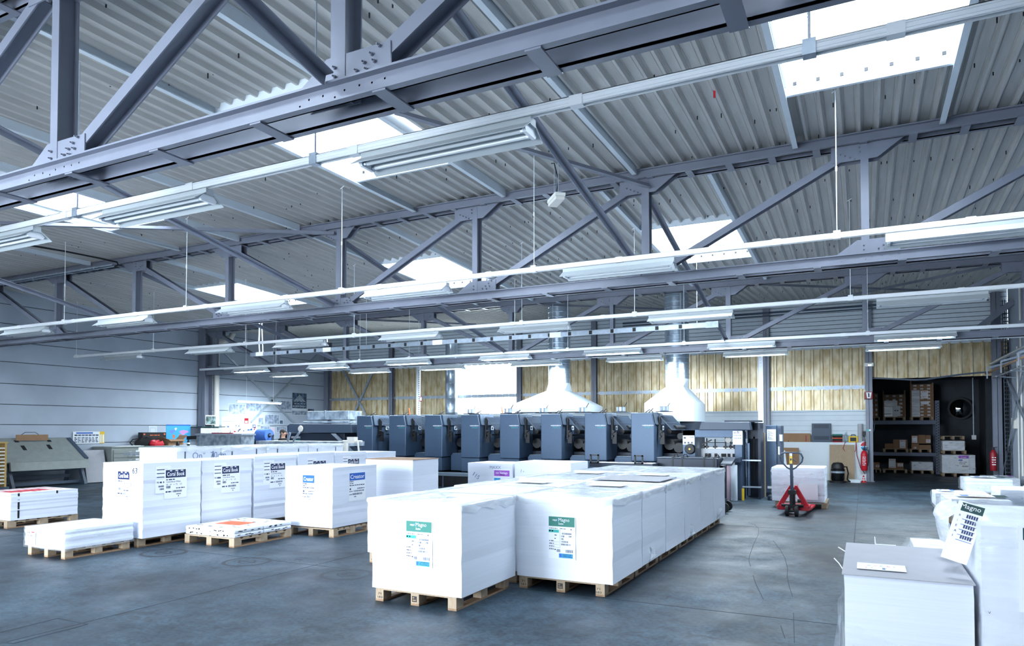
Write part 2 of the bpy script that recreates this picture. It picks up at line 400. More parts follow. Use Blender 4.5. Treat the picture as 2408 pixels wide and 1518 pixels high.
# trimmer beams beside the skylights, front to back between trusses
TR = 0
for (x0, x1, ya, yb) in [(-.86, 1.0, 3.7, 10.7), (-7.42, -5.5, 3.7, 10.7), (-13.8, -11.9, 3.7, 10.7), (-3.95, -2.1, 11.1, 18.2), (-10.3, -8.45, 11.1, 18.2), (-16.75, -14.9, 11.1, 18.2)]:
    for x in (x0, x1):
        TR += 1; m = MB(); s_ = -1 if x == x0 else 1
        m.bar((x, ya, roof_z(ya) - .02), (x, yb, roof_z(yb) - .02), .012, .15); m.bar((x - s_ * .03, ya, roof_z(ya) - .09), (x - s_ * .03, yb, roof_z(yb) - .09), .07, .012)
        struct(m.build('trim_%d' % TR, MT['panel_white']))
for x in (-3.17, -10.2, -17.0):
    TR += 1; m = MB(); m.bar((x, 3.7, 5.78), (x, 10.7, 5.78), .012, .13); m.bar((x - .03, 3.7, 5.72), (x - .03, 10.7, 5.72), .07, .012); struct(m.build('trim_%d' % TR, MT['panel_white']))

# left wall of stacked horizontal panels with dark joints
m = MB(); zs = [0, 1.24, 1.815, 2.41, 3.02, 3.66, 4.25, 4.78, 5.35, 6.1]
for a, b in zip(zs, zs[1:]):
    ys = [YF, 3.2, 10.9, 18.35, YB]
    for c, d in zip(ys, ys[1:]): m.box(XL - .15, XL, c + .004, d - .004, a + .009, b - .009)
m.box(XL - .3, XL - .03, YF, YB, 0, 6.1, 1)
struct(m.build('wall_left', [MT['concrete'], MT['darkwall']], bevel=.006))
# front wall behind the camera with an assumed opening cut for the added lamp
m = MB().box(XL, -14, YF - .2, YF, 0, 6).box(-3, XR + 1, YF - .2, YF, 0, 6).box(-14, -3, YF - .2, YF, 4.4, 6)
struct(m.build('wall_front', MT['concrete']))
# right wall
m = MB()
for c, d in ((YF, 3.4), (3.4, 10.9), (10.9, 18.4), (18.4, YB)): m.box(XR, XR + .2, c + .006, d - .006, 0, 6.1)
struct(m.build('wall_right', MT['concrete']))
# rear wall: upper ribbed white panels, golden corrugated sheet, lower white panels, rough white plinth
m = MB(); z = 4.33
while z < 5.95: m.box(XL, XR, YB + .02, YB + .12, z, z + .118); m.box(XL, XR, YB + .05, YB + .12, z + .118, z + .135, 1); z += .135
struct(m.build('wall_rear_upper', [MT['panel_white'], MT['darkwall']]))
def sheet(x0, x1, z0, z1, y, pitch=.29):
    m = MB(); x = x0; pts = []
    while x < x1:
        for u, d in ((0, 0), (.19, 0), (.2, .012), (.21, 0), (.228, 0), (.232, -.075), (.286, -.075), (.29, 0)): pts.append((min(x + u, x1), d))
        x += pitch
    n = len(pts); vs = [(u, y + d, z) for z in (z0, z1) for u, d in pts]
    m.add(vs, [(i, i + 1, n + i + 1, n + i) for i in range(n - 1)]); return m
struct(sheet(XL, -15.75, 2.28, 4.36, YB + .05).build('wall_rear_sheet', MT['gold']))
struct(sheet(-12.5, .1, 2.28, 4.36, YB + .05).build('wall_rear_sheet_right', MT['gold']))
struct(sheet(.1, XR, 3.3, 4.36, YB + .05).build('wall_rear_sheet_over_opening', MT['gold']))
struct(sheet(-15.75, -12.5, 2.28, 4.36, YB + .05).build('window_11', MT['translucent_sheet']))  # sheet made translucent so the added lamp gives this bay its bright patch
m = MB(); z = 1.2
for hgt in (.09, .17, .17, .17, .17, .17, .12):
    m.box(XL, .1, YB + .02, YB + .12, z, z + hgt - .012); m.box(XL, .1, YB + .045, YB + .12, z + hgt - .012, z + hgt, 1); z += hgt
m.box(XL, .1, YB - .03, YB + .05, z, z + .05)
struct(m.build('wall_rear_lower', [MT['panel_white'], MT['concrete']]))
struct(MB().box(XL, -3.1, YB + .02, YB + .2, 0, 1.22).build('wall_rear_base', MT['concrete']))
struct(MB().box(-3.1, .06, YB - .12, YB + .2, 0, 1.25).build('wall_rear_plinth', MT['rough_white'], bevel=.01))
# dark store behind the opening
m = MB().box(-.02, .08, YB + .2, 32.2, 0, 4.6).box(.1, 8, 32.0, 32.2, 0, 4.6).box(.1, 8, YB + .12, 32.2, 3.6, 3.7).box(7.9, 8, YB, 32, 0, 4.6).box(3.95, 8, YB + .0, YB + .1, 0, 4.6)
m.box(3.95, 4.3, 30.4, 32, 0, 3.6)
struct(m.build('wall_store', MT['darkwall']))
# lower edge of the sheet over the opening: sagging edge strip
pts = [atY(*p, YB) for p in ((2050, 888), (2095, 890), (2150, 893), (2176, 892), (2215, 886), (2260, 880), (2300, 876), (2336, 874))]
m = MB()
for a, b in zip(pts, pts[1:]): m.bar(a, b, .06, .05)
struct(m.build('trim_opening', MT['slate']))
# rail along the middle of the golden sheet
m = MB().box(XL, .05, YB - .06, YB + .0, 3.02, 3.07).box(XL, .05, YB - .02, YB, 2.98, 3.11)
struct(m.build('trim_rear_rail', MT['galv']))
m = MB().tube([(-8, YB - .23, 5.62), (3.4, YB - .23, 5.66)], .035); m.tube([(-8, YB - .23, 5.52), (3.4, YB - .23, 5.56)], .02)
tag(m.build('pipe_run', MT['slate']), 'dark pipe pair running high along the upper white rear wall', 'pipe')

# ------------------------------------------------------------------ steel frame
XC = -9.25; NODES = [XC + 3.1 * k for k in range(-4, 5)]
def channel_pair(m, x0, x1, y, z0, z1, fl=.065, gap=.2, batten=1.05, off=.79):
    for s in (-1, 1):
        yw = y + s * gap / 2; ye = yw + s * fl
        m.box(x0, x1, min(yw, yw + s * .012), max(yw, yw + s * .012), z0, z1)
        for a, b in ((z0, z0 + .014), (z1 - .014, z1)): m.box(x0, x1, min(yw, ye), max(yw, ye), a, b)
    x = x0 + off
    while batten and x < x1: m.box(x - .05, x + .05, y - gap / 2 - .06, y + gap / 2 + .06, z0 - .012, z0); x += batten
def hsec(m, p0, p1, w=.12, d=.16):
    p0, p1 = Vector(p0), Vector(p1); up = Vector((0, 1, 0))
    m.bar(p0 + up * d / 2, p1 + up * d / 2, w, .012, up=(0, 1, 0)); m.bar(p0 - up * d / 2, p1 - up * d / 2, w, .012, up=(0, 1, 0)); m.bar(p0, p1, .01, d, up=(0, 1, 0))
def bolts(m, pts, y, r=.016):
    for (x, z) in pts: m.cyl((x, y, z), (x, y - .022, z), r, 6); m.cyl((x, y - .022, z), (x, y - .04, z), r * .5, 6)
def truss(y, zb, zt, label, nodes, x0=XL + .1, x1=XR):
    t = thing('roof_truss', label, 'roof truss', (XC, y, zb))
    L = lambda x, z: (x - XC, 0, z - zb)
    h = .14
    m = MB(); channel_pair(m, x0 - XC, x1 - XC, 0, 0, h); m.build('bottom_chord', MT['steel'], t)
    m = MB(); channel_pair(m, x0 - XC, x1 - XC, 0, zt - zb - h, zt - zb, batten=.6); m.build('top_chord', MT['steel'], t)
    for i, x in enumerate(nodes):
        m = MB(); hsec(m, L(x, zb + h * .6), L(x, zt - h * .6), .12 if i % 2 == 0 else .1); m.build('post', MT['steel'], t)
        inner = 1 if x < XC - .1 else -1 if x > XC + .1 else 0
        # bottom plate
        u = x - XC; m = MB(); s = -inner if inner else 1
        for yy in (-.075, .075):
            m.prism([(u - s * .42, h - .02), (u - s * .1, .34), (u + s * .42, .34), (u + s * .42, h - .02)] if inner else [(u - .45, h - .02), (u - .25, .3), (u + .25, .3), (u + .45, h - .02)], 'y', yy - .006, yy + .006)
        bolts(m, [(u + s * q, h + a) for q, a in ((.16, .06), (.22, .1), (.28, .14), (.34, .18), (.24, .05), (.3, .09), (-.02, .06), (-.02, .12))], -.081, .011)
        bolts(m, [(u + q, .062 + a) for q, a in ((-.3, -.01), (-.22, .02), (-.1, .02), (.0, -.01), (.08, .02), (.2, .025), (.3, .02), (.4, .025))], -.072)
        m.build('gusset_plate', MT['steel'], t)
        H = zt - zb; m = MB()
        for yy in (-.075, .075): m.prism([(u + s * .5, H - h + .02), (u + s * .16, H - .36), (u - s * .42, H - .36), (u - s * .42, H - h + .02)][::-1] if inner else [(u - .4, H - h + .02), (u - .2, H - .34), (u + .2, H - .34), (u + .4, H - h + .02)], 'y', yy - .006, yy + .006)
        bolts(m, [(u - s * q, H - h - a) for q, a in ((.06, .05), (.06, .11), (.12, .2), (.18, .17), (.24, .14), (.3, .11))], -.081, .011)
        m.build('gusset_plate', MT['steel'], t)
    ns = sorted(nodes)
    for a, b in zip(ns, ns[1:]):
        m = MB(); mid = (a + b) / 2
        lo, hi = (b, a) if mid < XC else (a, b); s = 1 if hi > lo else -1
        hsec(m, L(lo + s * .28, zb + h + .1), L(hi - s * .3, zt - h - .16), .1, .13); m.build('diagonal', MT['steel'], t)
    return t
truss(3.62, 3.80, 5.79, 'nearest dark steel roof truss, bolted chord crossing the top of the picture', NODES)
truss(10.86, 3.97, 5.79, 'second steel roof truss under the ridge, full lattice in view', NODES)
truss(18.42, 3.70, 5.45, 'third steel roof truss in front of the printing press hoods', NODES)
# braces between neighbouring trusses, front to back
wrd = {-3.05: 'right of the middle', -9.25: 'in the middle', -15.45: 'at the left'}
for x in (-3.05, -9.25, -15.45):
    for (ya, za, yb, zb, nm) in ((-3.6, 5.5, 3.45, 3.98, 'dropping to the nearest truss'), (3.8, 5.5, 10.7, 4.15, 'between the first and second truss'), (11.0, 5.45, 18.25, 3.9, 'between the second and third truss')):
        m = MB(); m.bar((0, ya - 3.6, za - 5), (0, yb - 3.6, zb - 5), .075, .01); m.bar((-.035, ya - 3.6, za - 5.035), (-.035, yb - 3.6, zb - 5.035), .01, .075)
        o = m.build('roof_brace', MT['steel'], loc=(x, 3.6, 5)); tag(o, 'sloping steel brace %s, %s' % (nm, wrd[x]), 'brace', 'sloping braces between trusses')
def flatbrace(p, q, label, w=.08, mtl='steel'):
    c = (Vector(p) + Vector(q)) / 2; m = MB(); m.bar(Vector(p) - c, Vector(q) - c, w, .01); m.bar(Vector(p) - c + Vector((0, 0, .03)), Vector(q) - c + Vector((0, 0, .03)), .01, .06)
    tag(m.build('roof_brace', MT[mtl], loc=c), label, 'brace', 'level braces under the roof')
flatbrace(atZ(0, 527, 5.55), atY(785, 551, 10.7), 'dark level brace running to the second truss at the left of the roof')
flatbrace(atZ(930, 266, 5.58), atY(1525, 440, 10.7), 'grey level brace under the roof carrying the small box lamp')
flatbrace(atZ(1228, 716, 5.42), atZ(1640, 731, 5.55), 'pale level brace under the rear roof, above the left hood pipe', .06)
flatbrace(atZ(1745, 669, 5.4), atZ(2262, 688, 5.6), 'pale level brace under the rear roof, at the right', .06)
flatbrace(atZ(2385, 617, 5.35), atZ(1900, 716, 5.65), 'long pale level brace rising to the right rear corner of the roof', .06)
flatbrace(atZ(840, 752, 5.4), atZ(1120, 764, 5.55), 'pale level brace under the rear roof, left of the first hood pipe', .06)

# columns
def hcol(name, x, y, z1, label, w=.2, d=.22, mtl='steel', rz=0):
    t = MB(); t.box(-w / 2, w / 2, -d / 2, -d / 2 + .014, 0, z1).box(-w / 2, w / 2, d / 2 - .014, d / 2, 0, z1).box(-.006, .006, -d / 2, d / 2, 0, z1)
    t.box(-w / 2 - .03, w / 2 + .03, -d / 2 - .03, d / 2 + .03, 0, .02)
    return tag(t.build(name, MT[mtl], loc=(x, y, 0), rot=(0, 0, rz)), label, 'column')
hcol('steel_column', XL + .26, 18.42, 5.5, 'grey steel column at the left wall carrying the third truss', .36, .34, rz=0)
hcol('steel_column', XL + .2, YB - .16, 5.7, 'dark steel column in the left rear corner of the hall', .24, .26)
for px, lab in ((921, 'slim grey post on the golden rear wall, right of its cross brace'), (1222, 'grey post on the golden rear wall, left of the wide hood'), (1398, 'grey post on the golden rear wall between the two hoods'), (1803, 'grey post on the golden rear wall beside the white cable post'), (2043, 'grey post at the corner of the store opening with an emergency sign')):
    hcol('frame_post', atY(px, 900, YB - .08).x, YB - .1, 5.8, lab, .2, .16)
hcol('steel_column', 3.58, YB - .1, 5.8, 'grey steel column at the right end of the store opening', .22, .22)
def xbrace(pts, c, label, plane, val):
    g = (lambda x, y: atX(x, y, val)) if plane == 'x' else (lambda x, y: atY(x, y, val))
    cc = g(*c); m = MB()
    for a, b in pts:
        p, q = g(*a) - cc, g(*b) - cc; m.bar(p, q, .09, .03, up=(1, 0, 0) if plane == 'x' else (0, 1, 0))
    n = Vector((1, 0, 0)) if plane == 'x' else Vector((0, -1, 0))
    tag(m.build('cross_brace', MT['galv'], loc=cc), label, 'brace')
xbrace([((500, 800), (700, 1003)), ((745, 835), (590, 992))], (643, 942), 'crossed pale steel bars on the left wall among posters', 'x', XL + .03)
xbrace([((805, 866), (866, 986)), ((880, 866), (822, 996))], (842, 943), 'crossed pale steel bars on the golden wall left of the press', 'y', YB - .075)
xbrace([((2362, 880), (2420, 1010)), ((2404, 880), (2360, 1110))], (2380, 930), 'crossed pale steel bars on the right wall', 'x', XR - .1)
# downpipe in the left corner of the column
m = MB(); xp = XL + .3
p0 = atX(510, 812, xp); m.tube([(xp, p0.y, 0), (xp, p0.y, p0.z), (xp + .04, p0.y + .08, p0.z + .1), (xp + .15, p0.y + .5, p0.z + .3), (xp + .16, p0.y + .6, p0.z + .5), (xp + .16, p0.y + .6, 5.4)], .11, 12)
for zz in (2.0, 3.1): m.cyl((xp, p0.y, zz), (xp, p0.y, zz + .05), .12, 12)
tag(m.build('downpipe', MT['cream'], smooth=True), 'cream rainwater downpipe with an elbow beside the left wall column', 'pipe')
# bright cable post
x_ = atY(1789, 900, 22).x
m = MB().box(-.075, .075, -.02, .02, 0, 4.1).box(-.075, -.065, -.06, .02, 0, 4.1).box(.065, .075, -.06, .02, 0, 4.1)
for q in range(40): m.box(-.012, .012, -.024, -.02, .3 + q * .09, .34 + q * .09, 1)
tag(m.build('cable_post', [MT['rail'], MT['galv']], loc=(x_, 22, 0)), 'bright white cable post standing behind the dark cabinet', 'post')
x_ = atY(984, 900, 23).x
m = MB().box(-.09, .09, -.02, .02, 0, 4.15).box(.03, .09, -.05, -.02, 0, 4.15)
for q in range(44): m.box(.045, .075, -.056, -.05, .3 + q * .085, .335 + q * .085, 1)
o = tag(m.build('cable_post', [MT['rail'], MT['slate']], loc=(x_, 23, 0)), 'pale perforated cable post rising behind the press, with a small plate', 'post')
s_ = Sheet('front', (0, -.07, 0)); zz = atY(993, 937, 23).z; s_.rect(.1, zz - .11, .22, zz + .08, 0); s_.rect(.115, zz - .08, .205, zz + .06, 1, .004); s_.build('plate', [MT['red'], MT['sheetpaper']], o)

p = atZ(1680, 218, 5.78); tag(MB().box(-.012, .012, -.012, .012, -.09, 0).build('red_tag', MT['red'], loc=(p.x, p.y, 5.81)), 'small red tag hanging from the roof deck near the right skylight', 'tag')
pts = [atZ(*q, 5.62) for q in ((-40, 560), (55, 574), (150, 590), (240, 608), (275, 616))]; e = atY(270, 626, 10.4); c = pts[2].copy()
m = MB(); m.tube([q - c for q in pts] + [e + Vector((.12, 0, .02)) - c, e - c], .02, 6); tag(m.build('roof_cable', MT['dark'], loc=c, smooth=True), 'dark cable looping under the roof at the left of the second truss', 'cable')
a, b = atY(-30, 633, 10.5), atY(268, 626, 10.5); m = MB(); L = b.x - a.x; m.box(0, L, -.05, .05, 0, .012).box(0, L, -.05, -.042, 0, .05).box(0, L, .042, .05, 0, .05)
for q in range(int(L / .5)): m.box(.2 + q * .5, .23 + q * .5, -.056, .056, -.01, .055)
tag(m.build('cable_tray', MT['galv'], loc=(a.x, 10.5, b.z)), 'grey cable tray in front of the second truss at the left', 'cable tray')
# ================================================================== lamp rails and twin-tube lamps
RAILNAME = ['nearest lamp rail', 'second lamp rail', 'third lamp rail', 'fourth lamp rail', 'rearmost lamp rail']
RAILS = [(4.75, 4.08, -13.2, 4.0), (9.3, 4.02, -20.5, 3.6), (13.5, 3.95, -22.2, 3.7), (18.02, 3.87, -22.0, 3.7), (19.3, 3.78, -21.5, 3.4)]
RODS = [[(-11.93, 0), (-7.8, 0), (-4.35, 0), (-.28, 0), (1.9, 0)], [1970, 1256, 803, 438, 152, 2600], [2000, 1492, 1227, 833, 578, 362, 182], [2040, 1608, 1335, 963, 847, 650, 580], [2040, 1600, 1300, 985]]
for ri, (y, z, x0, x1) in enumerate(RAILS):
    t = thing('lamp_rail', 'white ' + RAILNAME[ri] + ' spanning the hall, hung on thin rods', 'lamp rail', (0, y, z), group='lamp rails')
    m = MB(); m.box(x0, x1, -.03, .03, .045, .05).box(x0, x1, -.03, -.026, -.02, .05).box(x0, x1, .026, .03, -.02, .05).box(x0, x1, -.03, -.018, -.022, -.018).box(x0, x1, .018, .03, -.022, -.018)
    m.box(x0, x1, -.034, -.03, .0, .006).box(x0, x1, -.034, -.03, .03, .036)
    xx = x0 + 1.1
    while xx < x1: m.box(xx - .05, xx + .05, -.036, .036, -.024, .052); xx += 2.05
    m.build('track', MT['rail'], t)
    for px in RODS[ri]:
        X = px[0] if isinstance(px, tuple) else atY(px, 700, y).x
        if not x0 < X < x1: continue
        m = MB(); zr = roof_z(y) - z; m.cyl((X, 0, .05), (X, 0, zr), .006 if ri else .008, 6); m.box(X - .04, X + .04, -.038, .038, -.03, .07); m.cyl((X, 0, (zr) * .45), (X, 0, zr * .45 + .06), .012, 6); m.bar((X - .04, 0, zr - .01), (X + .04, 0, zr + .03), .01, .01)
        m.build('hanging_rod', MT['rail'] if ri else MT['galv'], t)
    if ri == 0:
        m = MB().box(1.02, x1, -.05, .05, -.055, -.024); m.build('cover_strip', MT['dark'], t)
def luminaire(L=1.6, on=False):
    t = thing('lamp', 'x', 'lamp')
    m = MB(); h = L / 2
    m.box(-h, h, -.045, .045, -.06, 0)
    for s in (-1, 1):
        m.add([(-h, s * .045, -.05), (h, s * .045, -.05), (h, s * .17, -.135), (-h, s * .17, -.135), (-h, s * .05, -.045), (h, s * .05, -.045), (h, s * .175, -.13), (-h, s * .175, -.13)], [(0, 1, 2, 3), (4, 7, 6, 5), (3, 2, 6, 7), (0, 4, 5, 1), (0, 3, 7, 4), (1, 5, 6, 2)])
    m.build('reflector', MT['reflector'], t)
    for s in (-1, 1):
        m = MB(); m.cyl((-h + .05, s * .055, -.105), (h - .05, s * .055, -.105), .017, 10); m.build('tube', MT['tube_on' if on else 'tube_off'], t)
    for s in (-1, 1):
        m = MB()
        m.prism([(-.06, -.06), (.06, -.06), (.1, -.1), (.08, -.128), (-.08, -.128), (-.1, -.1)], 'x', s * h - s * .05, s * h - s * .02)
        for q in (-1, 1): m.cyl((s * (h - .075), q * .055, -.105), (s * (h - .045), q * .055, -.105), .022, 8, 1)
        m.build('end_cap', [MT['rail'], MT['galv']], t)
    return t
LU = [[(-60, 45), (225, 515), (838, 1275)],
      [(-140, -8), (0, 125), (217, 370), (508, 690), (845, 1070), (1312, 1605), (2072, 2500)],
      [(237, 342), (437, 552), (642, 773), (893, 1040), (1170, 1345), (1525, 1727), (2063, 2325)],
      [(550, 630), (722, 822), (905, 1015), (1127, 1250), (1370, 1513), (1663, 1825), (2057, 2248)],
      [(640, 720), (825, 915), (990, 1092), (1203, 1320), (1430, 1555), (1705, 1848), (2040, 2208)]]
for ri, row in enumerate(LU):
    y, z, a, b = RAILS[ri]; on = ri >= 3; n = len(row)
    proto = None
    for i, (p, q) in enumerate(row):
        X = (atY(p, 800, y).x + atY(q, 800, y).x) / 2
        pos = ORD[i] + ' from the left' if i < n - 1 else 'last at the right end'
        if i == 0: pos = 'first from the left'
        lab = '%s twin-tube lamp on the %s, %s' % ('glowing' if on else 'unlit white', RAILNAME[ri], pos)
        if proto is None: proto = luminaire(1.6, on); o = proto
        else: o = dup(proto)
        o.location = (X, y, z - .0385); o['label'] = lab; o['category'] = 'lamp'; o['group'] = 'lamps on the ' + RAILNAME[ri]
        if on: area('tube_light', (X, y, z - .17), (0, 0, 0), 1.5, .2, 80, (.8, .92, 1))
# single batten lamp over the pin boards at the left wall
p, q = atX(557, 943, XL + .7), atX(662, 948, XL + .7); c = (p + q) / 2
t = thing('lamp', 'glowing single batten lamp over the pin boards at the left wall', 'lamp', c)
L_ = abs(q.y - p.y) / 2
MB().box(-.04, .04, -L_, L_, 0, .05).build('housing', MT['rail'], t); MB().cyl((0, -L_ + .05, -.02), (0, L_ - .05, -.02), .019, 10).build('tube', MT['tube_on'], t)
MB().cyl((0, -L_ * .6, .05), (0, -L_ * .6, roof_z(c.y - L_ * .6) - c.z + .02), .005, 6).cyl((0, L_ * .6, .05), (0, L_ * .6, roof_z(c.y + L_ * .6) - c.z + .02), .005, 6).build('hanging_rod', MT['rail'], t)
area('tube_light', (c.x + .05, c.y, c.z - .08), (0, 0, R_(90)), 1.5, .12, 26, (.8, .92, 1))
# grey busbar trunking with tap-off holes
p, q = atY(590, 832, 16.2), atY(1660, 766, 16.2)
t = thing('busbar_trunking', 'grey busbar trunking with dark tap-off holes above the press', 'busbar', (p.x, 16.2, (p.z + q.z) / 2))
Lb = q.x - p.x; m = MB().box(0, Lb, -.03, .03, -.055, .055)
for k in range(int(Lb / .55)): m.box(.45 + k * .55, .53 + k * .55, -.034, -.03, -.045, .045, 1)
for k in (.25, 3.0, 6.9, 10.4): m.box(k, k + .3, -.036, .036, -.062, .062, 2)
m.build('casing', [MT['galv'], MT['dark'], MT['rail']], t)
MB().box(Lb, Lb + .28, -.05, .05, -.07, .07).build('feed_box', MT['galv'], t)
m = MB()
for k in (.38, 4.6, 9.4, Lb - .2): m.cyl((k, 0, .05), (k, 0, 1.6), .006, 6)
m.build('hanging_rod', MT['rail'], t)
m = MB(); m.tube([(.4, -.02, .06), (.36, -.02, .4), (.38, -.02, .9), (.3, -.02, 1.5)], .018, 6); m.tube([(.5, .02, .06), (.47, .02, .5), (.44, .02, .9), (.5, .02, 1.5)], .018, 6); m.build('feed_cable', MT['rail'], t)
# box lamp hanging from the level brace
b_ = atZ(1308, 380, 5.57); p = atY(1306, 470, b_.y); p.x = b_.x; zt = 5.57
t = thing('emergency_lamp', 'small white box lamp hanging on two rods from the level brace', 'lamp', (p.x, p.y, p.z))
m = MB().box(-.2, .2, -.08, .08, 0, .05).box(-.19, .19, -.07, .07, -.05, 0, 1); m.build('housing', [MT['lamp_plastic'], MT['cream']], t, bevel=.008, rot=(0, 0, R_(-50)))
for s in (-1, 1): MB().cyl((s * .06, -s * .07, .05), (s * .06, -s * .07, zt - p.z), .006, 6).build('hanging_rod', MT['galv'], t)
MB().tube([(0, 0, .05), (.03, 0, .3), (-.04, .02, .55), (-.09, .03, zt - p.z)], .008, 6).build('cable', MT['dark'], t)
# ================================================================== pallets
def make_pallet():
    t = thing('pallet', 'x', 'pallet')       # 1 x 1 m, scaled per pallet
    m = MB()
    for k in range(7): y = -.5 + k * .15; m.box(-.5, .5, y, y + .1, .112, .13)
    for x in (-.5, -.05, .4): m.box(x, x + .1, -.5, .5, .095, .112)
    m.build('deck', MT['wood_light'], t)
    for x in (-.5, -.05, .4):
        for y in (-.5, -.06, .38): MB().box(x, x + .1, y, y + .12, .02, .095).build('block', MT['wood_light'], t)
        MB().box(x, x + .1, -.5, .5, 0, .02).build('runner', MT['wood'], t)
    return t
PALLET = None
def pallet(x0, x1, y0, y1, label, group='pallets under the paper stacks', z=0, rz=0, flip=False):
    global PALLET
    if PALLET is None: PALLET = make_pallet(); o = PALLET
    else: o = dup(PALLET)
    o.location = ((x0 + x1) / 2, (y0 + y1) / 2, z); o.rotation_euler = (R_(180) if flip else 0, 0, rz); o.scale = (x1 - x0, y1 - y0, 1)
    o['label'] = label; o['category'] = 'pallet'; o['group'] = group
    return o
# ------------------------------------------------------------------ paper stacks
def stack(x0, x1, y0, y1, z0, z1, label, seed=1, group=None, mtl='paper', jit=.0035, levels=14, name='paper_stack', cat='paper stack', rz=0):
    r = random.Random(seed); cx, cy = (x0 + x1) / 2, (y0 + y1) / 2; m = MB()
    a, b, h = (x1 - x0) / 2, (y1 - y0) / 2, z1 - z0; vs = []; n = levels
    for k in range(n + 1):
        dx, dy = (r.uniform(-jit, jit), r.uniform(-jit, jit)) if k < n else (0, 0)
        vs += [(-a + dx, -b + dy, h * k / n), (a + dx, -b + dy, h * k / n), (a + dx, b + dy, h * k / n), (-a + dx, b + dy, h * k / n)]
    fs = [(0, 3, 2, 1), (4 * n, 4 * n + 1, 4 * n + 2, 4 * n + 3)]
    for k in range(n):
        for q in range(4): fs.append((4 * k + q, 4 * k + (q + 1) % 4, 4 * k + 4 + (q + 1) % 4, 4 * k + 4 + q))
    m.add(vs, fs); o = m.build(name, MT[mtl], loc=(cx, cy, z0), rot=(0, 0, rz))
    o['hx'], o['hy'], o['hz'] = a, b, h
    return tag(o, label, cat, group)
def wrap(o, drop=.1, seed=1, full=False, amp=.012, mtl='film', name='plastic_wrap', skirt=.03, gap=.009):
    """stretch film over a stack: top sheet with folds and a hanging hem (or full sides)"""
    r = random.Random(seed); a, b, h = o['hx'], o['hy'], o['hz']; N = 9
    # rings from the middle of the top out over the edge and down
    side = []
    for s in range(4):
        for k in range(N):
            u = -1 + 2 * k / N
            side.append([(u, -1), (1, u), (-u, 1), (-1, -u)][s])
    n = len(side); vs = []; rings = [(.0, 0), (.45, 0), (.8, 0), (1.0, 0)] + ([(1, q / 7) for q in range(1, 8)] if full else [(1, .4), (1, 1)])
    for (k, d) in rings:
        for (u, v) in side:
            if d == 0 and k < 1: vs.append((u * a * k, v * b * k, h + .004 + r.random() * amp * .8))
            else:
                dd = (h + skirt if full else drop * r.uniform(.55, 1.25)) * d
                out = .005 + r.random() * amp * (1.6 if d else .6)
                vs.append((u * (a + out), v * (b + min(out, gap)), h + .006 - dd))
    fs = []
    for i in range(len(rings) - 1):
        for k in range(n): fs.append((i * n + k, i * n + (k + 1) % n, (i + 1) * n + (k + 1) % n, (i + 1) * n + k))
    m = MB().add(vs, fs); w = m.build(name, MT[mtl], o, smooth=False)
    w.data.polygons.foreach_set('use_smooth', [True] * len(w.data.polygons))
    return w
LM = lambda *k: [MT['sheetpaper'], MT['ink']] + [MT[q] for q in k]
# --- label designs ------------------------------------------------------------
def lab_coral(o, face, u, v, w=.38, h=.44, seed=1, back=True):
    org = (u, -o['hy'] - .004, v) if face == 'front' else (o['hx'] + .004, u, v)
    s = Sheet(face, org)
    s.rect(0, 0, w, h, 0); s.rect(.02, h - .13, w - .02, h - .015, 2, .003); s.text('Coral Book', .04, h - .105, .085, 0, .012, w - .08)
    r = random.Random(seed)
    for k in range(3): s.rect(.09 + k * .09, h - .035, .12 + k * .09 + r.uniform(0, .02), h - .022, 0, .0045)
    s.dashes(.03, h - .165, w * .45, .016, 1, seed); s.text('Coral Book White', .03, h - .2, .032, 1, .005)
    for q, tx in ((.03, '60'), (.09, '65'), (.15, 'x'), (.19, '92'), (.26, 'LG')): s.text(tx, q, h - .24, .03, 1, .004)
    s.bars(.03, h - .285, .1, h - .25, 1, seed); s.dashes(w * .52, h - .295, w - .03, .014, 1, seed + 2)
    s.dashes(.02, h - .345, .12, .018, 1, seed + 3); s.bars(.14, h - .35, w - .08, h - .32, 1, seed + 1)
    s.bars(.2, h - .385, .28, h - .37, 1, seed + 4); s.rect(.23, h - .415, .245, h - .4, 1, .003)
    s.build('label_sheet', LM('navy'), o, 'white printed label with a dark blue header')
    if back:
        s2 = Sheet(face, (org[0] - .145, org[1] + .002, org[2] + .09) if face == 'front' else (org[0] - .002, org[1] - .145, org[2] + .09))
        s2.rect(0, 0, .25, .4, 0)
        for k in range(3): s2.rect(.02, .34 - k * .055, .2, .352 - k * .055, 1, .003)
        s2.text('PB', .02, .15, .035, 1, .003); s2.dashes(.07, .15, .14, .022, 1, seed); s2.bars(.05, .09, .14, .115, 1, seed); s2.bars(.07, .05, .14, .075, 1, seed + 1)
        s2.build('paper_slip', LM(), o, 'white slip behind the label')
def lab_creator(o, face, u, v, w=.3, h=.46, hd='blue', seed=1):
    org = (u, -o['hy'] - .004, v) if face == 'front' else (o['hx'] + .004, u, v)
    s = Sheet(face, org); s.rect(0, 0, w, h, 0); s.rect(.015, h - .13, w - .015, h - .01, 2, .003); s.text('Creator', .035, h - .1, .09, 0, .01, w - .07)
    s.dashes(.015, h - .155, .12, .014, 1, seed); s.dashes(.015, h - .185, .11, .012, 1, seed + 1); s.dashes(.015, h - .215, w - .02, .014, 1, seed + 2)
    s.rect(.02, h - .28, .05, h - .25, 1, .003); s.dashes(w * .5, h - .27, w - .02, .014, 1, seed + 3)
    s.dashes(.015, h - .31, .1, .014, 1, seed + 4); s.bars(.12, h - .315, w - .04, h - .29, 1, seed); s.bars(.09, h - .365, w - .09, h - .335, 1, seed + 1); s.dashes(.015, h - .36, .08, .012, 1, seed)
    s.bars(.13, h - .4, .19, h - .385, 1, 5)
    s.build('label_sheet', LM(hd), o, 'white printed label with a blue header')
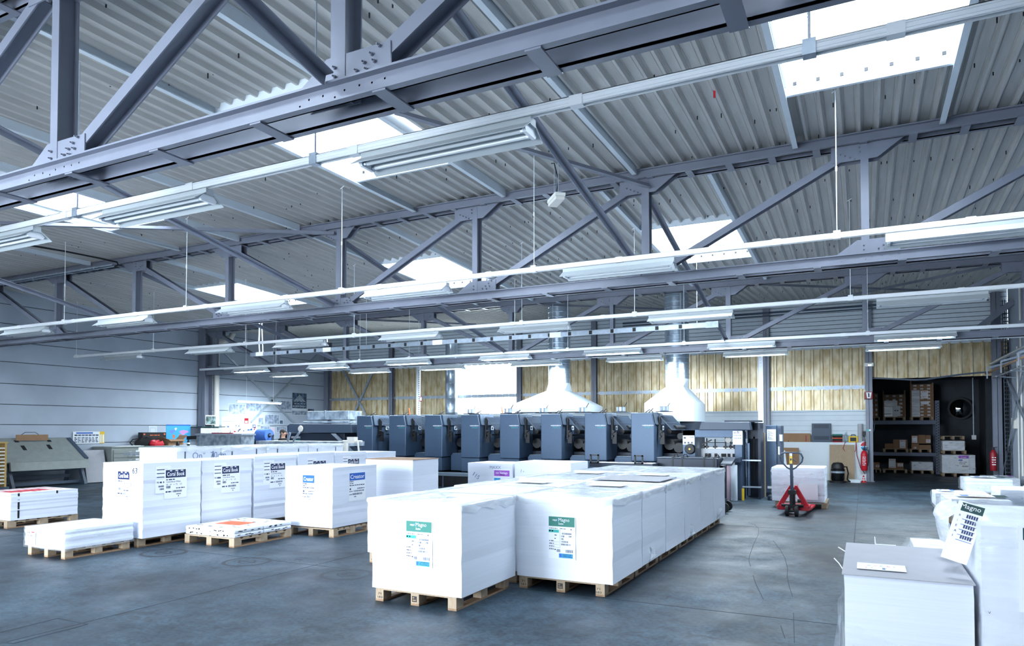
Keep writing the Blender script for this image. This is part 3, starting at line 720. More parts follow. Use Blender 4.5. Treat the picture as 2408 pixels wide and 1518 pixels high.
def lab_magno(o, face, u, v, w=.3, h=.435, seed=1):
    org = (u, -o['hy'] - .004, v) if face == 'front' else (o['hx'] + .004, u, v)
    s = Sheet(face, org); s.rect(0, 0, w, h, 0); s.rect(.0, h - .1, w - .01, h, 2, .003)
    s.text('sappi', .045, h - .042, .028, 0, .008, .05); s.rect(.102, h - .05, .106, h - .015, 4, .004); s.text('Magno', .112, h - .047, .052, 0, 0, .12); s.text('Satin', .11, h - .08, .03, 0, .004, .055)
    s.rect(.0, h - .165, .115, h - .135, 3, .003); s.dashes(.005, h - .155, .05, .012, 1, seed)
    s.dashes(.005, h - .125, .1, .006, 1, seed); s.dashes(.13, h - .125, .19, .006, 1, seed + 1); s.rect(.245, h - .13, .258, h - .12, 1, .003)
    for q, (a, b) in enumerate(((.15, .26), (.14, .18), (.14, .17), (.14, .22), (.14, .25))): s.bars(a, h - .18 - q * .028, b, h - .163 - q * .028, 1, seed + q)
    s.bars(.225, h - .205, .26, h - .19, 1, 3); s.dashes(.065, h - .195, .09, .008, 1, 2); s.dashes(.065, h - .23, .085, .008, 1, 3)
    for q in range(4): s.rect(0, h - .262 - q * .028, .12, h - .2605 - q * .028, 1, .003); s.dashes(.005, h - .255 - q * .028, .06, .008, 1, seed + q)
    s.rect(.125, .11, .127, h - .11, 5, .003)
    s.dashes(.065, .09, .08, .01, 1, 3); s.bars(.09, .07, .135, .1, 1, seed + 7); s.bars(.19, .07, .275, .1, 1, seed + 8)
    s.rect(.115, .012, .27, .058, 4, .003); s.rect(.12, .02, .145, .053, 6, .004)
    for q in range(3): s.dashes(.155, .047 - q * .012, .262, .005, 0, seed + q)
    s.build('label_sheet', LM('green', 'teal', 'cyan', 'ink_soft', 'blue'), o, 'white printed label with a green header')
def scribble(o, face, u, v, txt, size, m='ink', ang=0, name='handwriting'):
    org = (u, -o['hy'] - .002, v) if face == 'front' else (o['hx'] + .002, u, v)
    s = Sheet(face, org); s.text(txt, 0, 0, size, 0, 0, n=.003, ang=ang); s.build(name, [MT[m]], o)
STENCILS = []
def stencil(p, bx=0, txt=('71', '183')): STENCILS.append((p, bx, txt))
def put_stencil(p, bx, txt):
    sx, sy = p.scale.x, p.scale.y
    s = Sheet('front', (-.5 + .01 / sx + bx, -.5 - .001, .025)); s.text(txt[0], .02, .04, .03, 0, .004, .04, n=.001); s.text(txt[1], .015, .005, .03, 0, .004, .06, n=.001)
    s.build('stencil_mark', [MT['black']], p)
    if not bx: s = Sheet('front', (-.015, -.501, .035)); s.rect(-.02, 0, .04, .055, 0, .0006); s.rect(-.012, .01, .03, .022, 1, .0015); s.rect(-.012, .032, .008, .046, 1, .0015); s.build('burnt_mark', [MT['black'], MT['wood']], p)

# --- big central block: three columns, running back to the press ----------------
COLS = [('right', -3.34, -2.27, 6.77, .985, 6), ('middle', -4.43, -3.4, 6.95, .975, 6), ('left', -5.66, -4.5, 7.18, .815, 6)]
ROWW = ['front row', 'second row', 'third row', 'fourth row', 'fifth row', 'rearmost row']
for cn, x0, x1, ya, zt, n in COLS:
    for k in range(n):
        y0 = ya + k * 1.065; y1 = y0 + 1.043
        lab = 'wrapped white paper stack in the %s column of the central block, %s' % (cn, ROWW[k])
        dz = [0, -.012, .006, -.008, .004, -.004][k]
        if cn != 'left' or k < 6:
            p = pallet(x0 + .02, x1 - .09 if cn == 'right' else x1 - .04, y0 + .02, y1 - .02, 'pale pallet under the %s column of the central block, %s' % (cn, ROWW[k]), 'pallets under the central block')
            if k == 0 and cn != 'middle': stencil(p); 
            if k == 0 and cn == 'right': stencil(p, .88)
        o = stack(x0, x1, y0, y1, .132, zt + dz, lab, 20 + k, 'stacks of the central block', 'paper_wrapped', levels=8)
        wrap(o, .085, 50 + k + int(-x0 * 10), amp=.007, mtl='film_milky', name='wrapping_sheet')
        if cn == 'right' and k == 0: lab_magno(o, 'front', atY(1291, 1260, 6.77).x + 2.805, .215)
        if k in (1, 3) and cn != 'left':
            s_ = Sheet('top', (-.3, -.1, o['hz'] + .02)); s_.rect(0, 0, .45, .32, 0); s_.build('top_sheet', [MT['sheetpaper']], o)
        if cn == 'right' and k == 2:
            MB().box(-.48, .45, -.45, .42, 0, .008).build('card_lid', MT['card_grey'], o, loc=(0, 0, o['hz'] + .022))
        if cn == 'right' and k in (1, 3, 5):      # loose tufts of film at the foot
            tf = MB(); r = random.Random(k)
            for q in range(7): tf.add([(.535, -.2 + r.uniform(-.1, .1), .01), (.56 + r.random() * .05, -.2 + r.uniform(-.16, .16), .04 + r.random() * .16), (.55, -.2 + r.uniform(-.14, .14), .2 * r.random())], [(0, 1, 2)])
            tf.build('film_tuft', MT['film_milky'], o)
# the stack pulled out in front
p = pallet(-4.34, -3.41, 5.64, 6.72, 'pale pallet under the foremost white stack, stamped with numbers', 'pallets under the central block'); stencil(p)
o = stack(-4.37, -3.345, 5.62, 6.74, .132, .98, 'foremost white paper stack, standing just in front of the central block', 5, mtl='paper_wrapped', levels=8); lab_magno(o, 'front', atY(956, 1270, 5.62).x + 3.8575, .245)
wrap(o, .085, 5, amp=.007, mtl='film_milky', name='wrapping_sheet')
# burnt-in maker's stamps on centre blocks are plain dark squares
# --- row with dark blue labels ---------------------------------------------------
ys = [6.57, 7.6, 8.65, 9.69, 10.70, 11.68, 12.72]; tops = [1.2, 1.2, 1.225, 1.235, 1.225, 1.2]
for k in range(6):
    y0, y1 = ys[k] + .025, ys[k + 1] - .03
    pallet(-10.2, -9.3, y0 + .01, y1 - .01, 'wooden pallet under the %s stack of the long left row' % ORD[k], 'pallets under the long left row')
    o = stack(-10.1, -9.2 - (.04 if k else 0), y0, y1, .132, tops[k], '%s white paper stack from the front in the long left row with dark blue labels' % ORD[k] if k < 5 else 'rearmost white paper stack in the long left row, behind a card-topped stack', 60 + k, 'stacks of the long left row', jit=.006, levels=22)
    b = o['hy']
    if k < 5: lab_coral(o, 'side', -b + .34 + (.02 if k % 2 else 0), .53, seed=k + 1)
    if k == 0: lab_coral(o, 'front', -.12, .52, .3, .44, 9, back=False); scribble(o, 'front', .22, .92, '63', .12, 'navy')
# low film-wrapped stack in front of the row
pallet(-10.12, -9.3, 5.575, 6.475, 'wooden pallet under the low film wrapped stack at the left')
o = stack(-10.15, -9.27, 5.55, 6.5, .132, .38, 'low film wrapped white stack in front of the long left row', 80, jit=.006, levels=8); wrap(o, .2, 80, full=True, amp=.012)
s_ = Sheet('front', (-.38, -o['hy'] - .012, .01)); s_.rect(0, 0, .2, .2, 0); s_.dashes(.02, .16, .1, .012, 1, 3); s_.dashes(.02, .12, .14, .01, 1, 4); s_.rect(.11, .165, .18, .18, 2, .003); s_.build('label_sheet', LM('redprint'), o)
# stack with brighter blue labels
p = pallet(-8.33, -7.4, 8.55, 9.48, 'wooden pallet under the stack with bright blue labels')
o = stack(-8.38, -7.4, 8.52, 9.62, .15, 1.09, 'white paper stack with two bright blue labels beside the central block', 90, levels=16); lab_creator(o, 'front', -.13, .36, .27, .46); lab_creator(o, 'side', -.17, .38, .42, .46, 'navy' if False else 'blue', 4)
wrap(o, .03, 90, amp=.006, mtl='film')
# card-topped stack behind it
pallet(-8.85, -7.95, 10.75, 11.5, 'pallet under the card-topped white stack, behind the blue labelled stack')
o = stack(-8.5, -7.42, 10.72, 11.58, .132, 1.115, 'plain white stack with a brown card lid, behind the blue labelled stack', 91, levels=10); o2 = MB().box(-.55, .55, -.44, .44, 0, .012).build('card_lid', MT['card'], o, loc=(0, 0, o['hz']))
# pair behind the central block
pallet(-8.1, -7.0, 14.0, 14.9, 'pallet under the purple labelled stack behind the central block')
o = stack(-8.15, -7.0, 13.98, 14.95, .132, .915, 'white stack with a purple label behind the central block', 92, levels=8)
s_ = Sheet('front', (.1, -o['hy'] - .003, .3)); s_.rect(0, 0, .42, .36, 0); s_.rect(.01, .2, .4, .33, 2, .003); s_.text('Vantage', .15, .25, .08, 0, .008, .2); s_.text('sappi', .05, .26, .05, 0, .006, .08); s_.dashes(.15, .22, .28, .014, 0, 2); s_.rect(.01, .05, .17, .16, 3, .003); s_.build('label_sheet', LM('purple', 'cyan'), o)
scribble(o, 'front', .0, .66, 'MAXX', .1, 'ink_soft'); scribble(o, 'front', -.45, .5, '115', .14, 'ink_soft', -.6)
pallet(-6.95, -5.65, 14.0, 14.9, 'pallet under the plain white stack behind the central block')
o = stack(-6.93, -5.6, 13.95, 14.98, .132, .965, 'plain white stack behind the central block, right of the purple label', 93, levels=8); scribble(o, 'front', -.52, .6, '/ -', .1)
# row of wrapped, strapped stacks further left
ys = [8.37, 9.33, 10.45, 11.65, 12.8]
for k in range(4):
    pallet(-11.75, -10.85, ys[k] + .03, ys[k + 1] - .03, 'pallet under the %s strapped stack behind the long left row' % ORD[k], 'pallets under the strapped stacks')
    o = stack(-11.8, -10.8, ys[k] + .012, ys[k + 1] - .012, .132, 1.35, '%s strapped white stack from the front, behind the long left row' % ORD[k], 100 + k, 'strapped stacks', 'paper_wrapped', levels=8)
    for q in (-.3, .3): MB().box(o['hx'] + .001, o['hx'] + .004, q * 1.0 - .012, q * 1.0 + .012, 0, o['hz']).box(-o['hx'], o['hx'], q - .012, q + .012, o['hz'], o['hz'] + .002).build('strap', MT['slate'], o)
    wrap(o, .09, 100 + k, amp=.012, mtl='film_milky')
    if k == 0: scribble(o, 'side', -.15, 1.02, 'On°  70cm', .17, 'ink_soft')
# low stack with red print at the far left
pallet(-13.95, -13.0, 6.82, 8.02, 'wooden pallet under the low stack with red print at the left edge')
o = stack(-14.0, -12.98, 6.86, 8.0, .132, .59, 'low white paper stack with red printed top sheet at the left edge', 110, jit=.005, levels=16)
s_ = Sheet('top', (-.5, -.56, o['hz'])); s_.rect(.02, .02, 1.0, 1.1, 0)
for q in range(9): s_.rect(.05, .1 + q * .11, .05 + [.75, .85, .3, .9, .8, .5, .9, .4, .7][q], .14 + q * .11, 2 if q % 2 == 0 else 3, .003)
s_.rect(.45, .1, .8, .75, 2, .004); s_.build('top_sheet', LM('redprint', 'darkred'), o)
MB().box(o['hx'], o['hx'] + .003, -.46, -.43, 0, o['hz']).box(o['hx'], o['hx'] + .003, .18, .21, o['hz'] - .06, o['hz']).build('strap', MT['black'], o)
# pallet with patterned paper packs
pallet(-9.08, -8.05, 7.2, 8.32, 'low wooden pallet carrying patterned paper packs')
n_ = 0
for lv in range(2):
    for (x0, x1) in ((-9.07, -8.56), (-8.55, -8.05)):
        for (y0, y1) in ((7.2, 7.75), (7.76, 8.32)):
            m = MB(); n_ += 1; a, b = (x1 - x0) / 2, (y1 - y0) / 2
            m.box(-a, a, -b, b, 0, .06)
            o = m.build('paper_pack', MT['paper_wrapped'], loc=((x0 + x1) / 2, (y0 + y1) / 2, .132 + lv * .061), bevel=.018)
            tag(o, '%s patterned white paper pack on the low pallet, %s %s' % ('upper' if lv else 'lower', 'front' if y0 < 7.5 else 'rear', 'left' if x0 < -8.8 else 'right'), 'paper pack', 'patterned packs on the low pallet')
            r = random.Random(n_); o['hx'], o['hy'], o['hz'] = a, b, .06
            pt = MB()
            def blob(P, U, V, w, h):
                k = [(math.cos(t) * w, math.sin(t) * h) for t in (2 * math.pi * i / 9 for i in range(9))]; pt.add([P + U * u + V * v for u, v in k], [tuple(range(9))], 0)
            X, Y, Z = Vector((1, 0, 0)), Vector((0, 1, 0)), Vector((0, 0, 1))
            for q in range(5):
                blob(Vector((r.uniform(-a + .08, a - .08), -b - .001, r.uniform(.024, .036))), X, Z, .018, .009); blob(Vector((a + .001, r.uniform(-b + .08, b - .08), r.uniform(.02, .04))), Y, (Z * .6 + Y * .4), .03, .011)
                if lv: blob(Vector((r.uniform(-a + .08, a - .08), r.uniform(-b + .08, b - .08), .061)), X, Y, .035, .02)
            pt.build('print', MT['black'], o)
m = MB().box(-.24, .24, -.16, .16, 0, .002); tag(m.build('orange_sheet', MT['orange'], loc=(-8.62, 7.72, .132 + .122 + .0015), rot=(0, 0, .05)), 'orange paper sheet on the patterned packs', 'sheet')
# ================================================================== printing press
YPR = 17.5
def make_unit():
    t = thing('printing_unit', 'x', 'printing press')
    # operator side cover: front panel, right flank, slanted shoulder
    m = MB(); m.prism([(0, .86), (.62, .86), (.62, 1.8), (.55, 2.1), (.0, 2.1)], 'y', 0, .9)
    m.build('side_cover', MT['press'], t, bevel=.02)
    m = MB().box(.0, .6, .01, .9, .46, .85); m.build('lower_cover', MT['press'], t, bevel=.015)
    # slanted flank strip and small switch plate
    m = MB().prism([(.625, 1.82), (.665, 1.8), (.60, 2.1), (.56, 2.11)], 'y', .06, .86); m.build('shoulder_panel', MT['slate'], t)
    s = Sheet('side', (.66, .62, 1.66)); s.rect(0, 0, .16, .11, 0); s.rect(.03, .02, .12, .08, 1, .004); s.build('switch_plate', [MT['rail'], MT['slate']], t)
    # name plate lettering
    s = Sheet('front', (0, -.001, 0)); s.rect(.3, 1.775, .33, 1.788, 0, .003); s.rect(.565, 1.775, .595, 1.788, 0, .003); s.text('HEIDELBERG', .33, 1.764, .045, 0, .012, .23, n=.003); s.text('SPEEDMASTER', .36, 1.71, .035, 1, .006, .21, n=.003)
    s.build('lettering', [MT['rail'], MT['teal']], t)
    # printing couple behind and to the right
    m = MB().box(.0, 1.22, .9, 1.9, .43, 1.05).box(.0, .62, .9, 1.9, 1.05, 2.06); m.box(.62, 1.22, 1.8, 1.9, 1.05, 1.75); m.build('frame', MT['press_dark'], t)
    m = MB()
    for (x, z, r) in ((.82, 1.28, .14), (1.06, 1.2, .13), (.8, 1.62, .07), (.95, 1.72, .06), (1.1, 1.5, .08)): m.cyl((x, .72, z), (x, 1.79, z), r, 14)
    m.build('roller', MT['black'], t, smooth=True)
    m = MB().bar((.74, .5, 1.52), (.74, 1.79, 1.52), .07, .04); m.build('chrome_bar', MT['chrome'], t)
    m = MB()      # slatted guard over the ink rollers
    for q in range(22): y = .3 + q * .068; m.bar((.66, y, 2.03), (1.0, y, 1.66), .012, .02)
    for q in range(3): m.bar((.66 + q * .16, .3, 2.03 - q * .174), (.66 + q * .16, 1.78, 2.03 - q * .174), .02, .02)
    m.build('ink_guard', MT['slate'], t)
    m = MB().box(.66, .7, .25, .36, 1.42, 2.0).box(.68, .8, .27, .33, 1.3, 1.6); m.cyl((.72, .2, 1.62), (.72, .3, 1.62), .035, 8).cyl((.7, .2, 1.5), (.7, .3, 1.5), .028, 8); m.build('bearing_block', MT['black'], t)
    # step box between the units
    m = MB().prism([(.72, .46), (1.22, .46), (1.22, .96), (.78, .96), (.72, .9)], 'y', .32, .86); m.build('step_box', MT['press'], t, bevel=.015)
    MB().box(.78, 1.22, .32, .86, .962, .97).build('tread_plate', MT['tread'], t)
    m = MB().box(.1, .5, .3, .8, 2.1, 2.125); m.tube([(.3, .3, 2.12), (.4, .35, 2.19), (.5, .3, 2.13)], .012, 6); m.bar((.42, .2, 2.12), (.5, .3, 2.22), .03, .02); m.build('top_cable', MT['black'], t)
    return t
U_X = [-14.24, -13.0, -11.7, -10.44, -9.17, -7.9, -6.63, -5.36]
u0 = None
for i, x in enumerate(U_X):
    lab = '%s grey-blue printing unit of the press counted from the left' % ORD[i]
    if i == 7: lab = 'last grey-blue printing unit of the press, at the right end beside the delivery'
    if u0 is None: u0 = make_unit(); o = u0
    else: o = dup(u0)
    o.location = (x, YPR, 0); o['label'] = lab; o['category'] = 'printing press'; o['group'] = 'printing units in a row'
# ink pots, trowels on top of the units
for i, (x, c, l) in enumerate(((-13.0, 'orange', 'left'), (-9.85, 'orange', 'middle'))):
    p = atY((964, 1182)[i], 975, YPR + .35); m = MB(); m.bar((0, 0, 0), (-.04, 0, .2), .045, .012)
    tag(m.build('ink_knife', MT[c], loc=(p.x, YPR + .35, 2.13)), 'orange handled ink knife standing on the %s printing unit top' % ('second' if i == 0 else 'fifth'), 'ink knife')
for i, px in enumerate((1108, 1195, 1278, 1371, 1460, 1562)):
    p = atY(px, 972, YPR + .5); t = thing('ink_tin', 'pale ink tin with a spatula on the press top, %s from the left' % ORD[i], 'ink tin', (p.x, YPR + .5, 2.146), group='ink tins on the press')
    MB().lathe([(.11, 0), (.12, .02), (.12, .12), (.125, .13), (.1, .13), (.1, .03)], 16).build('tin', MT['galv'], t); MB().bar((.05, 0, .06), (.17, 0, .25), .02, .015).build('spatula', MT['black'], t)
    MB().box(-.2, .2, -.12, .12, -.02, -.001).build('tray', MT['press_dark'], t)
# running step and base of the press
t = thing('press_platform', 'long tread plate step running along the foot of the press', 'platform', (-9.4, YPR - .35, 0))
m = MB().box(-4.8, 4.6, -.3, -.01, .42, .455); m.build('tread_plate', MT['tread'], t); MB().box(-4.8, 4.6, -.31, -.28, .37, .425).build('edge', MT['tread'], t)
m = MB().box(-4.8, 5.15, .45, 1.9, .02, .42); m.build('plinth', MT['black'], t)
m = MB()
for k in range(9): m.cyl((-4.6 + k * 1.1, -.2, 0), (-4.6 + k * 1.1, -.2, .42), .02, 8); m.box(-4.66 + k * 1.1, -4.54 + k * 1.1, -.26, -.14, 0, .01)
m.build('leg', MT['slate'], t)
# feeder at the left end
p0, p1 = atY(676, 1040, YPR), atY(838, 1040, YPR)
t = thing('press_feeder', 'dark grey-blue feeder at the left end of the press', 'printing press', (p0.x, YPR, 0))
w = p1.x - p0.x
m = MB().box(0, w * .82, .05, 2.0, 0, 1.55); m.build('body', MT['press_dark'], t, bevel=.02)
m = MB().prism([(0, 1.56), (w * .95, 1.56), (w * .93, 1.84), (.12, 1.86), (0, 1.8)], 'y', -.02, 1.4); m.build('hood', MT['slate'], t, bevel=.015)
m = MB().prism([(w * .66, 1.54), (w * .72, 1.54), (w * .99, .95), (w * .94, .95)], 'y', -.06, -.01); m.build('slanted_edge', MT['galv'], t)
m = MB().prism([(w * .72, 1.5), (w * .99, 1.35), (w * .99, .95), (w * .9, .95)], 'y', .1, 1.9); m.build('feed_board', MT['press'], t)
m = MB()
for k in range(2):
    for q in range(9): m.box(w * .83 + q * .05, w * .83 + q * .05 + .035, .05, .09, 1.2 + k * .15 - q * .01, 1.26 + k * .15 - q * .01)
m.build('air_slot', MT['black'], t)
MB().lathe([(.11, -.05), (.1, -.07), (.0, -.08)], 16, 0, (.62, 0, 1.69), 'y').build('gauge', MT['cream'], t)
s = Sheet('front', (0, .045, 0)); s.text('HEIDELBERG', .12, 1.38, .09, 0, .01, .4, n=.004); s.text('SPEEDMASTER', .22, 1.3, .06, 1, .005, .3, n=.004); s.build('lettering', [MT['rail'], MT['teal']], t)
m = MB().box(.4, w * .74, .5, 1.2, 2.0, 2.28); m.box(w * .4, w * .42, .48, .5, 2.0, 2.3); m.box(.3, w * .77, .4, 1.3, 1.88, 1.94); m.build('control_head', MT['zinc_sheet'], t, bevel=.01)
m = MB().box(0, .04, -.02, 0, .8, 1.8); m.build('corner_strip', MT['galv'], t)

# hoods with spiral pipes
def hood(cx, y, half, zb, zk, wk, label, ztop=5.6, skew=0, fl=None, rad=.36, extra=0):
    t = thing('extraction_hood', label, 'extraction hood', (cx, y, zb))
    d = 1.0; h = zk - zb; m = MB()
    vs = [(-half, -.55, .1), (half, -.55, .1), (half, d, .1), (-half, d, .1), (-wk + skew, -.2, h), (wk + skew, -.2, h), (wk + skew, .45, h), (-wk + skew, .45, h)]
    m.add(vs, [(0, 1, 5, 4), (1, 2, 6, 5), (2, 3, 7, 6), (3, 0, 4, 7), (4, 5, 6, 7), (3, 2, 1, 0)]); m.box(-half, half, -.55, d, -.08 - extra, .1)
    m.build('canopy', MT['hood'], t)
    MB().box(-half, half, -.56, -.55, -.02, -.005).build('hem', MT['galv'], t)
    m = MB(); n = 24; hz = .24; vs = [(-wk + skew, -.2, h), (skew + wk, -.2, h), (skew + wk, .45, h), (skew - wk, .45, h)]
    ring_ = [(skew + rad * math.cos(2 * math.pi * k / n), .12 + rad * math.sin(2 * math.pi * k / n), h + hz) for k in range(n)]
    vs = vs + ring_; fs = []
    quad = {0: 2, 1: 3, 2: 0, 3: 1}
    cor = [2 if 0 <= k < n // 4 else 3 if k < n // 2 else 0 if k < 3 * n // 4 else 1 for k in range(n)]
    for k in range(n):
        a, b = cor[k], cor[(k + 1) % n]; k2 = (k + 1) % n
        fs.append((a, 4 + k2, 4 + k) if a == b else (a, b, 4 + k2, 4 + k))
    m.add(vs, fs); m.build('transition', MT['hood'], t)
    prof = []; z = h + hz
    while z + zb < ztop: prof += [(rad, z), (rad, z + .12), (rad + .01, z + .13), (rad + .01, z + .15)]; z += .16
    m = MB().lathe(prof, 28, 0, (skew, .12, 0)); m.build('spiral_pipe', MT['duct'], t, smooth=True)
    return t
hood(-8.67, 20.1, 1.29, 2.29, 2.865, .3, 'wide pale extraction hood with a spiral pipe over the middle of the press', skew=.18, rad=.34)
h2 = hood(-4.89, 20.1, .7, 2.31, 2.885, .25, 'narrow pale extraction hood with a spiral pipe over the press delivery', skew=.08, rad=.34, extra=.33)
MB().box(.3, .7, -.5, .9, -2.31, -.41).build('duct_box', MT['press_dark'], h2)
# plain pipe left
x_ = atY(1062, 900, 24.9).x; prof = []; z = 0
while z < 5.2: prof += [(.26, z), (.26, z + .55), (.268, z + .56), (.268, z + .58)]; z += .6
tag(MB().lathe(prof, 24).build('air_pipe', MT['duct'], loc=(x_, 24.9, 0), smooth=True), 'tall plain round air pipe rising before the bright translucent wall bay', 'pipe')
# delivery at the right end
Y = YPR
def X_(px, yy=Y): return atY(px, 1000, yy).x
def Z_(px, py, yy=Y): return atY(px, py, yy).z
t = thing('press_delivery', 'delivery end of the press with white control panel and open sheet pile', 'printing press', (X_(1605), Y, 0))
ox = X_(1605); A = lambda px: X_(px) - ox
m = MB().box(A(1605), A(1635), 0, .5, .0, Z_(1620, 1010)).box(A(1605), A(1745), 0, .5, 1.48, Z_(1620, 1010)); m.build('front_frame', MT['press'], t, bevel=.01)
MB().box(A(1728), A(1746), -.05, .5, 0, 1.62).build('tower', MT['press'], t, bevel=.01)
m = MB().prism([(A(1644), 1.66), (A(1766), 1.66), (A(1763), 1.86), (A(1650), 1.86)], 'y', -.05, .9); m.build('roof_cover', MT['slate'], t, bevel=.015)
MB().box(A(1700), A(1782), .2, .9, 1.86, 1.9).build('top_plate', MT['press_dark'], t)
m = MB().box(A(1746), A(1782), .5, .9, 1.45, 1.84).box(A(1778), A(1784), .3, .9, .0, 1.84).box(A(1746), A(1782), .85, .9, .0, 1.84); m.build('side_housing', MT['press_dark'], t)
s = Sheet('front', (0, -.005, 0)); s.rect(A(1605.5), 1.3, A(1633), 1.53, 0)
for px in (1611, 1619, 1627): s.rect(A(px) - .02, 1.33, A(px) + .02, 1.37, 1, .012)
s.rect(A(1610) - .02, 1.45, A(1612) + .01, 1.49, 1, .012); s.dashes(A(1622), 1.48, A(1632), .015, 2, 1); s.build('control_panel', [MT['sheetpaper'], MT['slate'], MT['ink_soft']], t)
m = MB().lathe([(0, -.09), (.11, -.09), (.13, -.05), (.13, -.01)], 24, 0, (A(1623), 0, Z_(1623, 1055)), 'y').lathe([(0, -.1), (.025, -.1), (.025, -.08)], 12, 1, (A(1623), 0, Z_(1623, 1055)), 'y'); m.build('hand_wheel', [MT['black'], MT['yellow']], t)
m = MB().box(A(1640), A(1726), .4, 1.3, .85, 1.2); m.build('sheet_pile', MT['sheetpaper'], t)
m = MB().cyl((A(1645), .42, 1.5), (A(1724), .42, 1.5), .02, 8); m.build('light_bar', mat('warm_light', lin(255, 246, 225), .4, emit=(1, .95, .85, 1), estr=3), t)
m = MB()
for px in (1648, 1655, 1675, 1700, 1712, 1720): m.cyl((A(px), .35, 1.2), (A(px), .35, 1.4 + (px % 7) * .02), .018, 6); m.box(A(px) - .05, A(px) + .05, .32, .38, 1.22, 1.27)
m.bar((A(1645), .3, 1.3), (A(1668), .3, 1.42), .03, .03); m.bar((A(1708), .3, 1.25), (A(1722), .3, 1.4), .03, .03); m.build('gripper_gear', MT['black'], t)
m = MB()
for px in (1653, 1661, 1676, 1692, 1697, 1707, 1719, 1725): m.box(A(px) - .03, A(px) + .03, .36, .41, 1.0, 1.08)
m.build('side_stop', MT['dark'], t)
MB().lathe([(0, 0), (.075, 0), (.075, .02)], 16, 0, (A(1707), .3, Z_(1707, 1034)), 'y').build('dial', MT['cream'], t)
s = Sheet('front', (0, -.07, 0)); z = Z_(1735, 1045); s.rect(A(1724), z, A(1747), z + .33, 0); s.dashes(A(1726), z + .28, A(1740), .012, 1, 2); s.dashes(A(1726), z + .22, A(1744), .01, 1, 3); s.dashes(A(1728), z + .15, A(1744), .01, 1, 4); s.rect(A(1735), z + .305, A(1737), z + .325, 1, .01); s.build('notice_sheet', LM(), t)
m = MB().prism([(A(1722), .9), (A(1743), .9), (A(1743), 1.02), (A(1722), .97)], 'y', -.35, -.05); m.build('control_desk', MT['slate'], t, bevel=.01)
MB().box(A(1754), A(1762), .0, .06, .1, 1.35).box(A(1755), A(1757), 0, .05, 0, 1.75).build('guide_rail', MT['press'], t)
MB().box(A(1764), A(1768), .5, .56, .4, 1.5).build('chain', MT['dark'], t)
MB().cyl((A(1748), -.15, 0), (A(1748), -.15, .28), .03, 10).build('yellow_stop', MT['yellow'], t)
m = MB().box(A(1746), A(1790), -.1, -.02, .93, .96).box(A(1746), A(1790), -.1, -.02, .3, .33); m.build('guard_rail', MT['galv'], t)
# long dark tray with straps, control console
t = thing('cover_table', 'dark blue padded table with straps in front of the press delivery', 'table', (X_(1545, 16.3), 16.3, 0)); ox2 = X_(1545, 16.3); B = lambda px: X_(px, 16.3) - ox2
m = MB().box(0, B(1690), -.1, .6, .78, 1.03); m.build('padded_top', MT['press_dark'], t, bevel=.03)
m = MB()
for px in (1582, 1604, 1655, 1678): m.box(B(px), B(px) + .035, -.11, .61, .76, 1.045); m.tube([(B(px), .1, 1.03), (B(px) + .02, .1, 1.1), (B(px) + .08, .1, 1.1), (B(px) + .1, .1, 1.03)], .012, 6)
m.build('strap', MT['black'], t)
for (a, b) in ((.05, 0), (.05, .5), (B(1690) - .1, 0), (B(1690) - .1, .5)): MB().box(a, a + .05, b, b + .05, 0, .8).build('leg', MT['press_dark'], t)
m = MB().prism([(0, .86), (.55, .98), (.55, 1.03), (0, .91)], 'x', B(1694), B(1720)); m.build('side_flap', MT['press_dark'], t)
t = thing('console', 'low console with colour strips and two black frame handles before the press', 'console', (X_(1385, 15.65), 15.65, 0)); ox3 = X_(1385, 15.65); D = lambda px: X_(px, 15.65) - ox3
MB().box(0, D(1535), 0, .5, .8, .9).build('top', MT['press_dark'], t, bevel=.01)
s = Sheet('top', (0, 0, .9)); r = random.Random(5)
s.rect(D(1400), .05, D(1530), .45, 0)
for k in range(60): a = D(1402) + r.random() * (D(1525) - D(1402)); s.rect(a, .08 + r.random() * .25, a + .05, .12 + r.random() * .3, r.choice((1, 2, 3, 4)), .004)
s.build('print_strip', LM('cyan', 'redprint', 'slate'), t)
for px in (1387, 1491):
    m = MB(); a, b = D(px), D(px + 20); m.box(a, b, 0, .05, .88, .92).box(a, b, 0, .05, 1.06, 1.09).box(a, a + .03, 0, .05, .88, 1.09).box(b - .03, b, 0, .05, .88, 1.09); m.build('handle_frame', MT['black'], t)
for a in (.1, D(1535) - .15): MB().box(a, a + .06, .1, .4, 0, .8).build('leg', MT['press_dark'], t)
# trolley behind the central block
p = atZ(1705, 1208, 0); t = thing('trolley', 'dark trolley with a rubber castor behind the central block of stacks', 'trolley', (p.x - .15, p.y + .1, 0))
MB().box(-.5, .1, 0, .5, .2, .26).box(.03, .09, .02, .08, .2, .95).box(.03, .09, .42, .48, .2, .95).box(.03, .09, .02, .48, .9, .95).build('frame', MT['press_dark'], t)
MB().lathe([(.03, -.025), (.1, -.025), (.11, 0), (.1, .025), (.03, .025)], 18, 0, (.1, .05, .11), 'y').build('castor', MT['rubber'], t)
MB().lathe([(.03, -.025), (.1, -.025), (.11, 0), (.1, .025), (.03, .025)], 18, 0, (.1, .45, .11), 'y').build('castor', MT['rubber'], t)
MB().box(.08, .12, .03, .07, .11, .22).box(.08, .12, .43, .47, .11, .22).build('fork', MT['galv'], t)
# rolls standing by the delivery
for i, (px, c, lab) in enumerate(((1717, 'pink', 'pinkish paper roll standing upright beside the press delivery'), (1734, 'panel_white', 'white paper roll standing upright, right of the pinkish roll'))):
    p = atZ(px, 1172, 0); tag(MB().lathe([(.02, 0), (.075, 0), (.08, .01), (.08, .83), (.075, .84), (.02, .84)], 20).build('paper_roll', MT[c], loc=(p.x, 17.2, 0), smooth=True), lab, 'paper roll', 'upright paper rolls')
